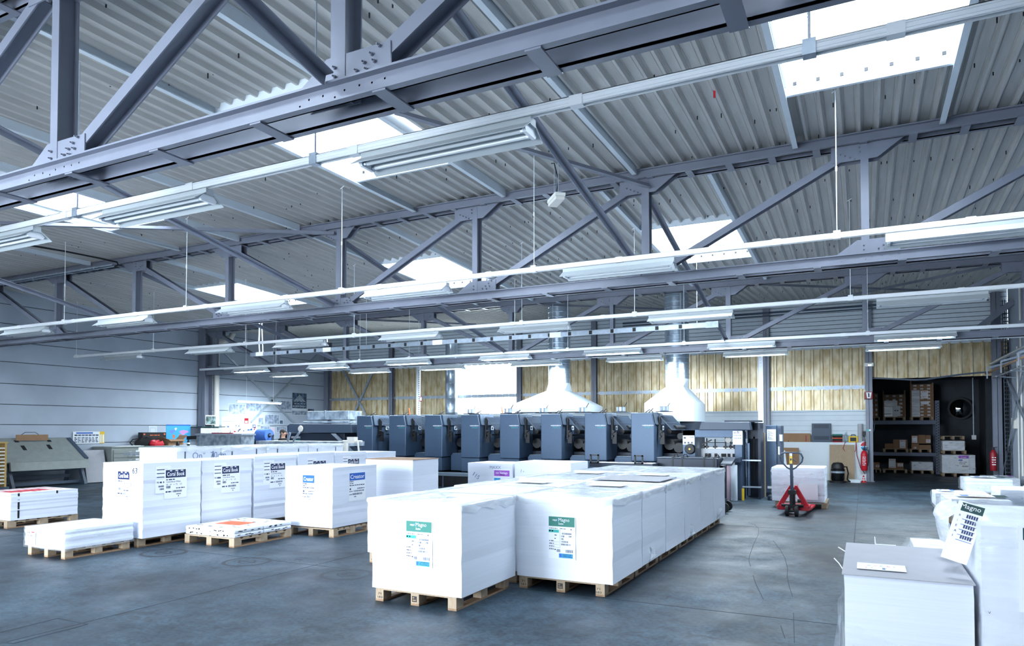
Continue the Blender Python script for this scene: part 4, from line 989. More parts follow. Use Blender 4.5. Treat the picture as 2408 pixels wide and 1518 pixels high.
# control cabinet beside the delivery
xa, xb = X_(1800, 18.6), X_(1836, 18.6)
t = thing('control_cabinet', 'tall dark blue control cabinet with notices beside the cable post', 'cabinet', (xa, 18.6, 0)); w = xb - xa
MB().box(0, w * .72, 0, .7, .1, 1.78).build('body', MT['press'], t, bevel=.01); MB().box(w * .72, w, .05, .7, .1, 1.77).build('side', MT['slate'], t, bevel=.01)
MB().box(0, w * .9, 0, .7, 0, .1).build('plinth', MT['press_dark'], t)
s = Sheet('front', (0, -.004, 0)); s.rect(w * .1, 1.38, w * .68, 1.68, 0)
for q in range(8): s.dashes(w * .16, 1.63 - q * .028, w * (.3 + .3 * ((q * 7) % 5) / 5), .01, 1, q)
s.rect(w * .1, .2, w * .45, .26, 0); s.build('notice_sheet', LM(), t)
s = Sheet('front', (0, .046, 0)); s.rect(w * .8, 1.05, w * .9, 1.25, 0); [s.rect(w * .8, 1.6 + q * .03, w * .95, 1.61 + q * .03, 1) for q in range(4)]; s.build('side_sheet', LM(), t)
m = MB().box(w * .9, w * 1.12, -.05, .12, 1.38, 1.55); m.build('connector_box', MT['galv'], t, bevel=.01)
MB().box(w * .92, w * 1.0, 0, .05, 1.0, 1.05).build('stop_button', MT['yellow'], t)
tag(MB().box(-.025, .025, 0, .12, 0, 1.6).build('plank', MT['wood_light'], loc=(xa - .03, 18.47, 0)), 'pale wooden plank leaning upright against the dark control cabinet', 'plank')
tag(MB().box(.05, 1.1, -.2, .3, 0, .1).build('cable_duct', MT['press_dark'], loc=(xa + .1, 18.3 - .5, 0)), 'low dark floor duct in front of the control cabinet', 'duct')
# ================================================================== left side: benches, chest, boards, posters
XW = XL + .006
def wallsheet(px0, py0, px1, py1, name, label, cat, draw, group=None, x=XW, mats=None):
    a, b = atX(px0, py1, x), atX(px1, py0, x); w, h = b.y - a.y, b.z - a.z
    s = Sheet('side', (0, 0, 0), .003); draw(s, w, h)
    o = s.mb.build(name, mats, loc=(x, a.y, a.z)); return tag(o, label, cat, group)
def d_map(s, w, h):
    s.rect(0, 0, w, h, 0); s.rect(0, h - .04, w, h, 1, .004)
    def blob(pts, m):
        n = s.th + .0015; s.mb.add([s.P(u * w, v * h, n) for u, v in pts], [tuple(range(len(pts)))], m)
    blob([(.12, .62), (.2, .7), (.32, .74), (.38, .66), (.3, .56), (.24, .48)], 2); blob([(.33, .78), (.4, .84), (.44, .78), (.38, .68)], 5); blob([(.26, .46), (.34, .44), (.36, .34), (.3, .2), (.27, .32)], 3)
    blob([(.52, .6), (.6, .68), (.72, .7), (.88, .66), (.94, .58), (.8, .52), (.7, .42), (.6, .5)], 4); blob([(.52, .46), (.62, .46), (.64, .34), (.58, .22), (.53, .34)], 3); blob([(.8, .3), (.9, .32), (.9, .22), (.82, .2)], 2)
wallsheet(390, 998, 448, 1041, 'world_map', 'blue world map poster on the left wall above the paper clutter', 'poster', d_map, mats=[MT['sea'], MT['blue'], MT['land_blue'], MT['orange'], MT['land_pink'], MT['sheetpaper']])
def d_cert(s, w, h): s.rect(0, 0, w, h, 0); s.rect(.05, .12, w - .05, h - .06, 1, .004); s.rect(.06, .13, w - .06, h - .07, 0, .005); s.dashes(.12, h * .62, w - .12, .07, 2, 3); s.dashes(.1, h * .5, w - .1, .02, 1, 4); s.dashes(.1, .05, w - .1, .015, 1, 4)
wallsheet(349, 1001, 369, 1030, 'certificate', 'pale framed certificate on the left wall, left of the world map', 'certificate', d_cert, mats=[MT['panel_white'], MT['ink_soft'], MT['ink']])
def d_pic(m): return lambda s, w, h: (s.rect(0, 0, w, h, 0), s.rect(.02, .02, w - .02, h - .02, 1, .004))
for (a, b, c, d, m, lab) in ((537, 950, 577, 974, 'picture', 'grey landscape poster on the left wall, nearest the downpipe'), (578, 947, 616, 967, 'picture', 'grey poster with a rally car look, right of the grey landscape poster'), (652, 942, 685, 963, 'picture', 'hazy grey poster right of the crossed steel bars'),
    (622, 974, 657, 997, 'picture', 'pale hazy poster under the crossed steel bars'), (607, 981, 620, 998, 'picture', 'narrow pale poster left of the pale hazy one'), (686, 965, 722, 976, 'picture', 'strip of a grey poster below the large dark car poster'), (723, 960, 739, 976, 'picture_dark', 'small blue poster right of the strip poster'),
    (612, 1000, 634, 1012, 'picture', 'small grey picture above the blue paper roll'), (650, 1002, 674, 1017, 'picture', 'grey picture of cars above the head of the worker'), (636, 1004, 646, 1022, 'pink', 'small pink leaflet beside the blue paper roll'), (657, 987, 666, 997, 'picture_dark', 'tiny dark picture below the crossed bars')):
    wallsheet(a, b, c, d, 'poster', lab, 'poster', d_pic(m), 'posters on the left wall', mats=[MT['panel_white'], MT[m]])
def d_cars(s, w, h):
    s.rect(0, 0, w, h, 0); s.rect(0, h * .12, w, h, 1, .004)
    for q in range(5): u = w * (.3 + .1 * q * .5); s.rect(w * .5 - .05 - .06 * q, h * (.86 - .07 * q), w * .5 + .05 + .06 * q, h * (.89 - .07 * q), 0, .005)
    for q in range(4): s.rect(w * (.1 + .22 * q), h * .52, w * (.24 + .22 * q), h * .55, 0, .005); s.rect(w * (.14 + .22 * q), h * .38, w * (.28 + .2 * q), h * .41, 0, .005)
    s.text('MICHELIN - PEUGEOT', w * .05, h * .2, .09, 0, .005, w * .9)
wallsheet(687, 925, 721, 964, 'poster', 'large dark poster with rows of cars on the left wall near the corner', 'poster', d_cars, mats=[MT['panel_white'], MT['picture_dark']])
def d_board(s, w, h):
    s.rect(0, 0, w, h, 0); s.rect(.04, h * .72, w * .35, h * .74, 1, .004); r = random.Random(2)
    s.rect(w * .62, h * .62, w * .74, h * .95, 2, .005); s.rect(w * .64, h * .66, w * .72, h * .78, 0, .006)
    for q in range(16): u, v = r.random() * w * .9, r.random() * h * .5; s.rect(u, v, u + r.uniform(.03, .12), v + .05, r.choice((1, 1, 2, 3)), .005)
    s.rect(w * .86, h * .35, w * .95, h * .55, 3, .005); s.rect(w * .88, h * .4, w * .93, h * .5, 0, .006)
wallsheet(521, 981, 605, 1019, 'whiteboard', 'bright whiteboard with magnets and notes under the batten lamp', 'whiteboard', d_board, mats=[MT['sheetpaper'], MT['ink'], MT['darkred'], MT['blue']], x=XL + .004)
def d_cal2(s, w, h):
    s.rect(0, 0, w, h, 0)
    for q in range(7): s.rect(.03 + q * (w - .06) / 7, h * .1, .03 + (q + .8) * (w - .06) / 7, h * .85, 1, .004); [s.rect(.04 + q * (w - .06) / 7, h * (.15 + .1 * k), .02 + (q + .8) * (w - .06) / 7, h * (.2 + .1 * k), 0, .006) for k in range(7)]
wallsheet(472, 1006, 525, 1018, 'year_planner', 'long year planner in front of the wall column', 'planner', d_cal2, mats=[MT['sheetpaper'], MT['picture']], x=XL + .55)
wallsheet(483, 976, 508, 998, 'calendar', 'dark green picture calendar hung in front of the wall column and downpipe', 'calendar', lambda s, w, h: (s.rect(0, 0, w, h, 0), s.rect(.02, .02, w - .02, h - .04, 1, .004)), mats=[MT['sheetpaper'], MT['picture_green']], x=XL + .46)
# long ledge carrying the planner
a, b = atX(470, 1002, XL + .5), atX(525, 1002, XL + .5)
tag(MB().box(-.3, .3, 0, b.y - a.y, -.03, 0).build('wall_shelf', MT['darkgreen'], loc=(XL + .31, a.y, a.z)), 'dark green wall shelf below the picture calendar', 'shelf')

# slanted light table
XT = XL + .12; ya = 11.15; yb = 13.35
t = thing('light_table', 'old grey-green slanted light table against the left wall', 'light table', (XL + .5, (ya + yb) / 2, 0)); w = (yb - ya) / 2
m = MB().add([(-.32, -w, 1.42), (-.32, w, 1.42), (.55, w + .1, .74), (.55, -w + .1 - .1, .74), (-.36, -w, 1.38), (-.36, w, 1.38), (.51, w + .1, .70), (.51, -w, .70)], [(0, 3, 2, 1), (4, 5, 6, 7), (0, 1, 5, 4), (1, 2, 6, 5), (2, 3, 7, 6), (3, 0, 4, 7)]); m.build('table_board', MT['olive'], t)
m = MB().prism([(.55, .76), (.62, .74), (.66, .5), (.58, .5)], 'y', -w + .1, w + .12); m.build('front_ledge', MT['olive'], t)
m = MB(); n = Vector((.68, 0, .87)).normalized()
for (u, v, lu, lv) in ((.14, -.42, .05, .1), (.14, .5, .05, .1), (.42, -.35, .11, .09), (.4, .38, .11, .09)):
    p = Vector((-.32 + .87 * u, v * w / 1.1, 1.42 - .68 * u)) + n * .002; d = Vector((.87, 0, -.68)).normalized() * lu
    e = Vector((0, lv * .6, 0)); m.add([p - d - e, p + d - e, p + d + e, p - d + e], [(0, 1, 2, 3)])
m.build('slot', MT['black'], t)
m = MB().bar((-.3, w + .03, 1.4), (.5, w + .12, .78), .05, .12, up=(0, 1, 0)); m.build('side_rail', MT['slate'], t)
for y in (-w + .15, w - .02):
    m = MB().bar((-.1, y, 1.1), (-.3, y, 0), .08, .1).bar((.3, y, .8), (.66, y, 0), .08, .12).box(-.35, .7, y - .05, y + .05, 0, .06); m.build('leg', MT['slate'], t)
MB().box(-.1, .5, -w + .1, w, .45, .5).box(-.2, -.12, -w + .1, w, .2, .3).box(.42, .5, -w + .1, w, .06, .14).build('cross_bar', MT['slate'], t)
MB().box(-.3, .3, -w + .2, w - .1, .5, .62).build('lamp_box', MT['press_dark'], t)
p = atX(76, 1027, XL + .35); t = thing('cutting_rule', 'brown board with a black wire hanger propped behind the light table', 'board', p); MB().box(-.01, .01, -.45, .45, -.1, .07).build('board', MT['card'], t); MB().tube([(0, -.3, .07), (0, -.2, .14), (0, .08, .14), (0, .18, .07)], .008, 6).build('hanger', MT['black'], t)
for ch in [c for c in bpy.data.objects if c.parent == t]: ch.location = (-.0, 0, 0)
# drawer rack at the left edge
p = atZ(0, 1150, 0); t = thing('tray_rack', 'yellow tray rack with pale trays at the left edge', 'rack', (-21.1, 10.55, 0))
MB().box(-.25, .25, -.55, -.5, .12, 1.3).box(-.25, .25, .3, .35, .12, 1.3).box(-.25, -.22, -.5, .3, .12, 1.3).box(-.27, .27, -.55, .37, 1.3, 1.34).build('frame', mat('ochre', lin(190, 158, 96), .6), t); MB().box(-.3, .3, -.6, .4, .0, .12).build('base', MT['slate'], t)
for q in range(11): MB().box(-.2, .27, -.49, .29, .2 + q * .095, .235 + q * .095).build('tray', MT['cream'], t)
# plan chest
p0, p1 = atX(263, 1050, -21.45), atX(405, 1046, -21.45)
t = thing('plan_chest', 'grey-green plan chest with flat drawers at the left wall', 'chest', (-22.0, (p0.y + p1.y) / 2, 0)); w = (p1.y - p0.y) / 2; zt = p0.z
MB().box(-.4, .54, -w, w, 0, zt - .03).build('body', MT['olive'], t); MB().box(-.42, .57, -w - .02, w + .02, zt - .03, zt).build('top', MT['olive'], t)
nd = 8
for q in range(nd):
    z1 = zt - .1 - q * .135; m = MB().box(.54, .565, -w + .06, w - .06, z1 - .12, z1); d = m.build('drawer', MT['olive'], t)
    for y in (-w * .45, w * .45): m = MB(); m.tube([(.565, y - .07, z1 - .07), (.6, y - .05, z1 - .075), (.6, y + .05, z1 - .075), (.565, y + .07, z1 - .07)], .007, 6); m.build('handle', MT['galv'], d)
    for y in (-w * .2, w * .22): MB().box(.565, .57, y - .06, y + .06, z1 - .085, z1 - .035).build('card_holder', MT['rail'], d)
# things on the chest
zc = zt
def on(px, X): p = atX(px, 1040, X); return p.y
m = MB().box(-.3, .3, -.5, .5, 0, .012).box(-.25, .28, -.1, .4, .012, .02); tag(m.build('loose_sheets', MT['sheetpaper'], loc=(-21.8, on(292, -21.8), zc)), 'loose white sheets lying on the plan chest', 'paper')
m = MB(); prof = [(.0, 0), (.3, .0), (.34, .08), (.3, .2), (.16, .28), (0, .3)]; m.lathe(prof, 14); rb = random.Random(4); m.v = [(x * rb.uniform(.8, 1.12), y * rb.uniform(.8, 1.12), z * rb.uniform(.75, 1.1)) for x, y, z in m.v]; o = m.build('shoulder_bag', MT['cloth_black'], loc=(-21.75, on(342, -21.75), zc), smooth=True); o.scale = (.55, 1.2, 1); tag(o, 'black bag slumped on the plan chest', 'bag')
MB().tube([(.1, -.42, .02), (.1, -.5, .12), (.1, -.42, .22), (.0, -.2, .25)], .02, 6).build('strap', MT['cloth_black'], o)
m = MB(); m.lathe([(0, 0), (.2, .0), (.23, .06), (.18, .16), (.08, .2), (0, .21)], 12); rb = random.Random(6); m.v = [(x * rb.uniform(.75, 1.15), y * rb.uniform(.75, 1.15), z * rb.uniform(.5, 1.1)) for x, y, z in m.v]; o = m.build('red_cloth', MT['red'], loc=(-21.55, on(374, -21.4), zc), smooth=True); o.scale = (.5, 1.2, 1); tag(o, 'crumpled red garment beside the black bag on the plan chest', 'garment')
t = thing('carton', 'dark carton with gold print standing behind the black bag', 'carton', (-22.2, on(358, -22.2), zc)); MB().box(-.12, .12, -.45, .45, 0, .45).build('body', MT['black'], t); s = Sheet('side', (.121, 0, 0)); s.dashes(-.18, .34, .2, .025, 0, 2); s.rect(-.42, .36, -.36, .41, 0); s.rect(.36, .36, .42, .41, 0); s.build('print', [MT['orange']], t)
t = thing('open_carton', 'open brown carton with raised flaps right of the red garment', 'carton', (-21.75, on(405, -21.75), zc + .002)); MB().box(-.2, .2, -.3, .3, 0, .2).build('body', MT['card'], t); m = MB(); m.bar((.2, 0, .2), (.3, 0, .14), .6, .01); m.build('flap', MT['card'], t); MB().bar((0, .3, .2), (0, .46, .34), .4, .01).build('flap', MT['card'], t); MB().bar((0, -.3, .2), (0, -.48, .27), .4, .01).build('flap', MT['card'], t)
# leaning grey boards between light table and chest
for i, (px, h, lean) in enumerate(((222, 1.0, 0), (241, .98, .0), (249, .97, .0))):
    yy = atX(px, 1100, -21.3).y; m = MB(); m.bar((0, 0, 0), (-.28, 0, h), .62 if i == 0 else .6, .02, up=(1, 0, 0)); 
    tag(m.build('board', MT['card_grey'], loc=(-21.45 - i * .09, 13.83 + i * .02, .02), rot=(0, 0, R_(-6))), 'grey board leaning beside the plan chest, %s from the front' % ORD[i], 'board', 'leaning grey boards')
wallsheet(171, 1014, 246, 1043, 'wall_calendar', 'wide year calendar with a yellow edge propped behind the light table', 'calendar', lambda s, w, h: (s.rect(0, 0, w, h, 0), s.rect(w * .84, 0, w, h, 1, .004), s.rect(w * .86, .02, w * .9, h * .75, 0, .006), s.rect(w * .93, .02, w * .98, h * .75, 0, .006), s.rect(.1, h * .82, w * .62, h * .94, 2, .005), [s.rect(.05 + q * w * .11, h * .64, .05 + (q + .85) * w * .11, h * .76, 3, .005) for q in range(7)], [s.dashes(.05 + q * w * .11, h * (.1 + .12 * k), .05 + (q + .8) * w * .11, .03, 3, q + k) for q in range(7) for k in range(4)]), mats=[MT['sheetpaper'], MT['yellow'], MT['blue'], MT['picture_dark']], x=XL + .03)
# bench with clamp
p = atX(315, 1068, -17.6); t = thing('work_bench', 'low grey work bench with a black clamp behind the long left row', 'bench', (-17.6, 12.1, 0))
zt2 = atX(360, 1064, -17.6).z; y0, y1 = atX(318, 1066, -17.6).y - 12.1, atX(418, 1062, -17.6).y - 12.1
MB().box(-.5, .3, y0, y1, zt2 - .05, zt2).build('top', MT['zinc_sheet'], t); MB().box(-.45, .2, y0 + .5, y1, .05, zt2 - .06).build('cabinet', MT['zinc_sheet'], t)
for y in (y0 + .4, y1 - .15): MB().box(.12, .24, y - .1, y + .1, 0, zt2 - .05).build('leg', MT['press_dark'], t)
yc = atX(389, 1060, -17.5).y - 12.1; MB().box(.0, .31, yc - .13, yc + .13, zt2 - .12, zt2 + .12).build('clamp', MT['black'], t); MB().cyl((.3, y0 + .28, zt2 - .14), (.36, y0 + .1, zt2 - .18), .02, 8).build('lever', MT['chrome'], t)
# zinc tank / cabinet
ya = atY(462, 1030, 15.5)
xa, xb = atY(462, 1030, 15.6).x, atY(567, 1030, 15.6).x; zt3 = atY(500, 1019, 15.6).z
t = thing('sheet_metal_tank', 'stained galvanised sheet metal tank behind the strapped stacks', 'tank', (xa, 15.6, 0)); w = xb - xa
MB().box(0, w, 0, .5, .1, zt3 - .05).box(0, w, 0, .5, 0, .1).build('body', MT['zinc_sheet'], t); MB().box(-.04, w + .05, -.04, .54, zt3 - .05, zt3).build('rim', MT['galv'], t)
MB().bar((0, .4, zt3 - .12), (-.9, .4, zt3 - .15), .1, .12).build('arm', MT['black'], t)
tag(MB().bar((0, 0, 0), (.85, .05, .0), .06, .03).build('rule_bar', MT['darkred'], loc=(xa + .55, 15.75, zt3 + .016)), 'dark red strip lying on the zinc tank', 'strip')
# bottle and small things on the white ledge between map and tank
xa2 = atY(412, 1045, 15.9).x; zt4 = atY(440, 1048, 15.9).z
t = thing('side_table', 'white side table left of the zinc tank', 'table', (xa2, 15.9, 0)); w2 = xa - xa2 - .1; MB().box(0, w2, 0, .6, zt4 - .04, zt4).build('top', MT['panel_white'], t)
for a in (.03, w2 - .09):
    for b in (.03, .5): MB().box(a, a + .06, b, b + .06, 0, zt4 - .04).build('leg', MT['press_dark'], t)
x_ = atY(443, 1045, 16.1).x - xa2; t = thing('drink_bottle', 'dark drink bottle with a white label on the side table', 'bottle', (xa2 + x_, 16.1, zt4)); MB().lathe([(.035, 0), (.045, .02), (.045, .13), (.02, .2), (.015, .24), (.0, .24)], 14).build('bottle', MT['black_gloss'], t, smooth=True); MB().lathe([(.046, .06), (.047, .06), (.047, .11), (.046, .11)], 14).build('label_band', MT['sheetpaper'], t)
x_ = atY(418, 1047, 16.05).x; tag(MB().lathe([(.05, 0), (.06, .03), (.05, .1), (.02, .13), (0, .13)], 12).build('black_pot', MT['black'], loc=(x_, 16.05, zt4), smooth=True), 'small black pot on the side table, left of the bottle', 'pot')
# blue paper roll on its stand
c = atY(621, 1023, 16.95); t = thing('blue_paper_roll', 'big blue wiping paper roll lying on a stand with its end to the right', 'paper roll', (c.x, 16.95, c.z))
m = MB(); m.lathe([(.06, -.24), (.2, -.24), (.215, -.22), (.215, .22), (.2, .24), (.06, .24)], 26, 0, (0, 0, 0), 'x'); m.build('roll', MT['bluepaper'], t, smooth=True); MB().cyl((.2, 0, 0), (.245, 0, 0), .075, 16).build('core', MT['black'], t); MB().cyl((-.4, 0, 0), (.4, 0, 0), .03, 10).build('axle', MT['galv'], t)
for a in (-.38, .38): MB().bar((a, -.18, -c.z), (a, 0, .02), .04, .04).bar((a, .18, -c.z), (a, 0, .02), .04, .04).build('stand', MT['slate'], t)
t2 = thing('wheel_guard', 'black round guard wheel behind the blue paper roll', 'wheel', (c.x + .36, 17.5, c.z - .06)); MB().lathe([(.1, -.03), (.19, -.03), (.2, 0), (.19, .03), (.1, .03)], 22, 0, (0, 0, 0), 'x').build('rim', MT['black'], t2); MB().bar((0, 0, 0), (0, 0, -c.z + .06), .05, .05).bar((0, -.2, -c.z + .08), (0, .2, -c.z + .08), .05, .04).build('stand', MT['slate'], t2); MB().box(-.02, .02, -.19, .19, -.02, .02).box(-.02, .02, -.02, .02, -.19, .19).build('spoke', MT['galv'], t2)
# pale machine edge and handles behind the strapped stacks
xa, xb = atY(602, 1040, 14.6).x, atY(812, 1037, 14.6).x; z = atY(700, 1037, 14.6).z
t = thing('paper_lift', 'pale steel frame with two handle tubes behind the strapped stacks', 'lift table', (xa, 14.6, 0)); w = xb - xa
MB().box(0, w, 0, .8, z - .12, z).build('table_top', MT['zinc_sheet'], t)
for a in (.05, w - .15):
    for b in (.05, .65): MB().box(a, a + .1, b, b + .1, 0, z - .12).build('leg', MT['slate'], t)
for (p, q) in (((677, 1036), (682, 1017)), ((690, 1036), (704, 1016))):
    a, b = atY(*p, 14.55), atY(*q, 14.5); o_ = Vector((xa, 14.6, 0)); MB().cyl(a - o_, b - o_, .03, 10).build('handle_tube', MT['galv'], t)
a = atY(828, 1035, 14.5); o_ = Vector((xa, 14.6, 0)); m = MB(); c0 = a - o_; m.box(c0.x - .12, c0.x + .12, -.16, -.02, c0.z - .07, c0.z + .09); m.cyl(c0 + Vector((-.3, 0, -.02)), c0 + Vector((.32, 0, -.02)), .03, 10); m.bar(c0 + Vector((.25, -.08, -.02)), c0 + Vector((.3, -.1, -.28)), .04, .03)
m.box(w - .02, w + .06, -.05, .05, .0, c0.z); m.build('clamp_head', MT['cream'], t)

# the worker seen behind the feeder: skinned body, clothes and hair as children
px_ = atY(666, 1020, 16.6); H0 = 1.64
t = thing('person', 'person in black seen behind the feeder, head turned to the right', 'person', (px_.x, 16.6, 0), R_(105))
def skin_mesh(name, verts, edges, radii, m, parent, sub=2, root=0):
    me = bpy.data.meshes.new(name); me.from_pydata(verts, edges, []); o = bpy.data.objects.new(name, me); C.objects.link(o); me.materials.append(m)
    o.modifiers.new('skin', 'SKIN'); sd = o.modifiers.new('sub', 'SUBSURF'); sd.levels = sd.render_levels = sub
    for i, r in enumerate(radii): me.skin_vertices[0].data[i].radius = r if isinstance(r, tuple) else (r, r); me.skin_vertices[0].data[i].use_root = i == root
    o.parent = parent; CH.setdefault(parent.name, []).append(o)
    dg = bpy.context.evaluated_depsgraph_get(); m2 = bpy.data.meshes.new_from_object(o.evaluated_get(dg)); o.modifiers.clear(); o.data = m2; m2.polygons.foreach_set('use_smooth', [True] * len(m2.polygons)); return o
V = [(0, 0, .92), (0, 0, 1.1), (0, 0, 1.3), (0, 0, 1.38), (0, 0, 1.46), (0, -.02, 1.52), (0, -.03, 1.6),
     (.17, 0, 1.34), (.24, -.02, 1.08), (.22, -.16, .88), (.21, -.2, .8), (-.17, 0, 1.34), (-.24, -.02, 1.08), (-.22, -.16, .88), (-.21, -.2, .8),
     (.1, 0, .86), (.11, -.02, .48), (.11, .02, .08), (.12, -.14, .03), (-.1, 0, .86), (-.11, -.02, .48), (-.11, .02, .08), (-.12, -.14, .03)]
Ed = [(0, 1), (1, 2), (2, 3), (3, 4), (4, 5), (5, 6), (2, 7), (7, 8), (8, 9), (9, 10), (2, 11), (11, 12), (12, 13), (13, 14), (0, 15), (15, 16), (16, 17), (17, 18), (0, 19), (19, 20), (20, 21), (21, 22)]
Rd = [(.15, .11), (.14, .1), (.15, .1), .07, .055, (.075, .09), (.07, .085), .06, .048, .036, .03, .06, .048, .036, .03, .085, .058, .042, .035, .085, .058, .042, .035]
skin_mesh('body', V, Ed, Rd, MT['skin'], t)
skin_mesh('jumper', [(0, 0, .88), (0, 0, 1.1), (0, 0, 1.3), (0, 0, 1.4), (.17, 0, 1.34), (.245, -.02, 1.08), (.225, -.15, .92), (-.17, 0, 1.34), (-.245, -.02, 1.08), (-.225, -.15, .92)], [(0, 1), (1, 2), (2, 3), (2, 4), (4, 5), (5, 6), (2, 7), (7, 8), (8, 9)], [(.17, .125), (.16, .12), (.17, .115), .08, .075, .06, .05, .075, .06, .05], MT['cloth_black'], t)
skin_mesh('trousers', [(0, 0, .92), (.1, 0, .86), (.11, -.02, .48), (.11, .02, .1), (-.1, 0, .86), (-.11, -.02, .48), (-.11, .02, .1)], [(0, 1), (1, 2), (2, 3), (0, 4), (4, 5), (5, 6)], [(.165, .12), .1, .075, .06, .1, .075, .06], MT['cloth_blue'], t)
m = MB(); m.lathe([(.0, .115), (.05, .105), (.085, .07), (.1, .02), (.095, -.04), (.06, -.07)], 16); o = m.build('hair', MT['hair'], t, loc=(0, .012, 1.585), smooth=True); o.scale = (.82, 1, .86)
for s in (-1, 1):
    m = MB().lathe([(.0, -.01), (.022, -.006), (.028, 0), (.022, .006), (0, .01)], 10, 0, (0, 0, 0), 'x'); m.build('ear', MT['skin'], t, loc=(s * .082, .0, 1.555))
    m = MB().lathe([(0, -.008), (.011, -.004), (.012, 0), (0, .006)], 8, 0, (0, 0, 0), 'y'); m.build('eye', MT['black'], t, loc=(s * .03, -.115, 1.565))
MB().prism([(-.012, 0), (.012, 0), (0, .045)], 'y', -.14, -.1).build('nose', MT['skin'], t, loc=(0, 0, 1.535)); MB().box(-.022, .022, -.118, -.1, 0, .008).build('mouth', MT['darkred'], t, loc=(0, 0, 1.51))
for s in (-1, 1):
    h = [(s * .21, -.2, .8)]; vv = [(s * .21, -.2, .8), (s * .21, -.225, .745)]; ee = [(0, 1)]; rr_ = [(.026, .016), (.036, .016)]
    for q, (dx, L1) in enumerate(((-.027, .06), (-.009, .07), (.009, .066), (.026, .052))):
        i = len(vv); vv += [(s * .21 + dx, -.235, .715), (s * .21 + dx * 1.1, -.25, .715 - L1 * .55), (s * .21 + dx * 1.1, -.245, .715 - L1)]; ee += [(1, i), (i, i + 1), (i + 1, i + 2)]; rr_ += [.0095, .009, .008]
    i = len(vv); vv += [(s * .21 - s * .04, -.24, .765), (s * .21 - s * .052, -.26, .73)]; ee += [(0, i), (i, i + 1)]; rr_ += [.011, .009]
    skin_mesh('hand', vv, ee, rr_, MT['skin'], t, 1)
    m = MB().box(-.045, .045, -.2, .07, 0, .08); m.build('shoe', MT['black'], t, loc=(s * .115, 0, 0), bevel=.02)
# ================================================================== right side: pallet truck, plinth items, rack, wrapped stacks
pallet(-1.74, -.72, 16.2, 17.3, 'pallet with the film wrapped stack behind the red pallet truck', z=0)
o = stack(-1.8, -.76, 16.18, 17.3, .14, .86, 'film wrapped white stack behind the red pallet truck', 120, mtl='paper_wrapped'); wrap(o, .3, 120, full=True, amp=.016, gap=.03, skirt=-.01)
s_ = Sheet('front', (.02, -o['hy'] - .03, .05)); s_.rect(0, 0, .38, .34, 0); s_.build('paper_slip', LM(), o)
# pallet truck
p = atZ(1862, 1213, 0); t = thing('pallet_truck', 'red hand pallet truck with a dark loop handle', 'pallet truck', (p.x, p.y, 0), R_(-3))
m = MB()
for s in (-1, 1): m.box(min(s * .12, s * .27), max(s * .12, s * .27), .55, 1.45, .065, .11)
m.prism([(-.28, .1), (.28, .1), (.28, .19), (-.28, .19)], 'y', .32, .6); m.build('fork', MT['red'], t, bevel=.008)
m = MB(); m.prism([(.28, .14), (.06, .58), (.02, .58), (.17, .14)], 'y', .22, .34); m.build('back_plate', MT['red'], t, bevel=.006)
m = MB().bar((-.27, .2, .14), (-.03, .24, .56), .04, .09).bar((.27, .2, .14), (.03, .24, .56), .04, .09).box(-.29, -.1, .16, .3, .1, .19).box(.1, .29, .16, .3, .1, .19); m.build('side_rail', MT['red'], t, bevel=.006)
m = MB().cyl((0, .1, .15), (0, .1, .42), .055, 14).cyl((0, .1, .42), (0, .1, .55), .035, 12).box(-.09, .09, .02, .2, .16, .22).box(-.07, .07, .03, .17, .42, .5).cyl((.1, .06, .3), (.16, .06, .3), .03, 8).cyl((-.2, .1, .2), (.2, .1, .2), .03, 10); m.build('pump', MT['black'], t)
for s in (-1, 1):
    m = MB().lathe([(.04, -.03), (.095, -.03), (.1, -.02), (.1, .02), (.095, .03), (.04, .03)], 20, 0, (s * .085, .02, .1), 'x').lathe([(0, -.032), (.045, -.032), (.045, .032), (0, .032)], 14, 1, (s * .085, .02, .1), 'x'); m.build('steer_wheel', [MT['rubber'], MT['slate']], t)
MB().cyl((-.12, .02, .1), (.12, .02, .1), .02, 8).bar((0, .02, .1), (0, .08, .2), .05, .05).build('axle', MT['black'], t)
hz = 1.23
MB().bar((0, .06, .5), (0, -.02, hz - .02), .055, .04, up=(0, 1, 0)).build('handle_bar', MT['slate'], t)
m = MB(); m.tube([(0, .015, .9), (-.08, .01, .94), (-.19, .0, 1.06), (-.21, -.01, 1.14), (-.18, -.02, 1.21), (-.12, -.02, hz), (.12, -.02, hz), (.18, -.02, 1.21), (.21, -.01, 1.14), (.19, .0, 1.06), (.08, .01, .94), (0, .015, .9)], .017, 10); m.build('loop_handle', MT['slate'], t, smooth=True)
MB().bar((.02, -.03, 1.12), (.11, -.04, 1.05), .012, .025).build('release_lever', MT['black'], t)
s_ = Sheet('front', (-.026, -.045, 1.02)); s_.rect(0, 0, .052, .15, 0); s_.rect(0, .15, .052, .2, 1); s_.rect(.01, .06, .04, .1, 2, .003); s_.build('warning_sticker', [MT['yellow'], MT['sheetpaper'], MT['black']], t)
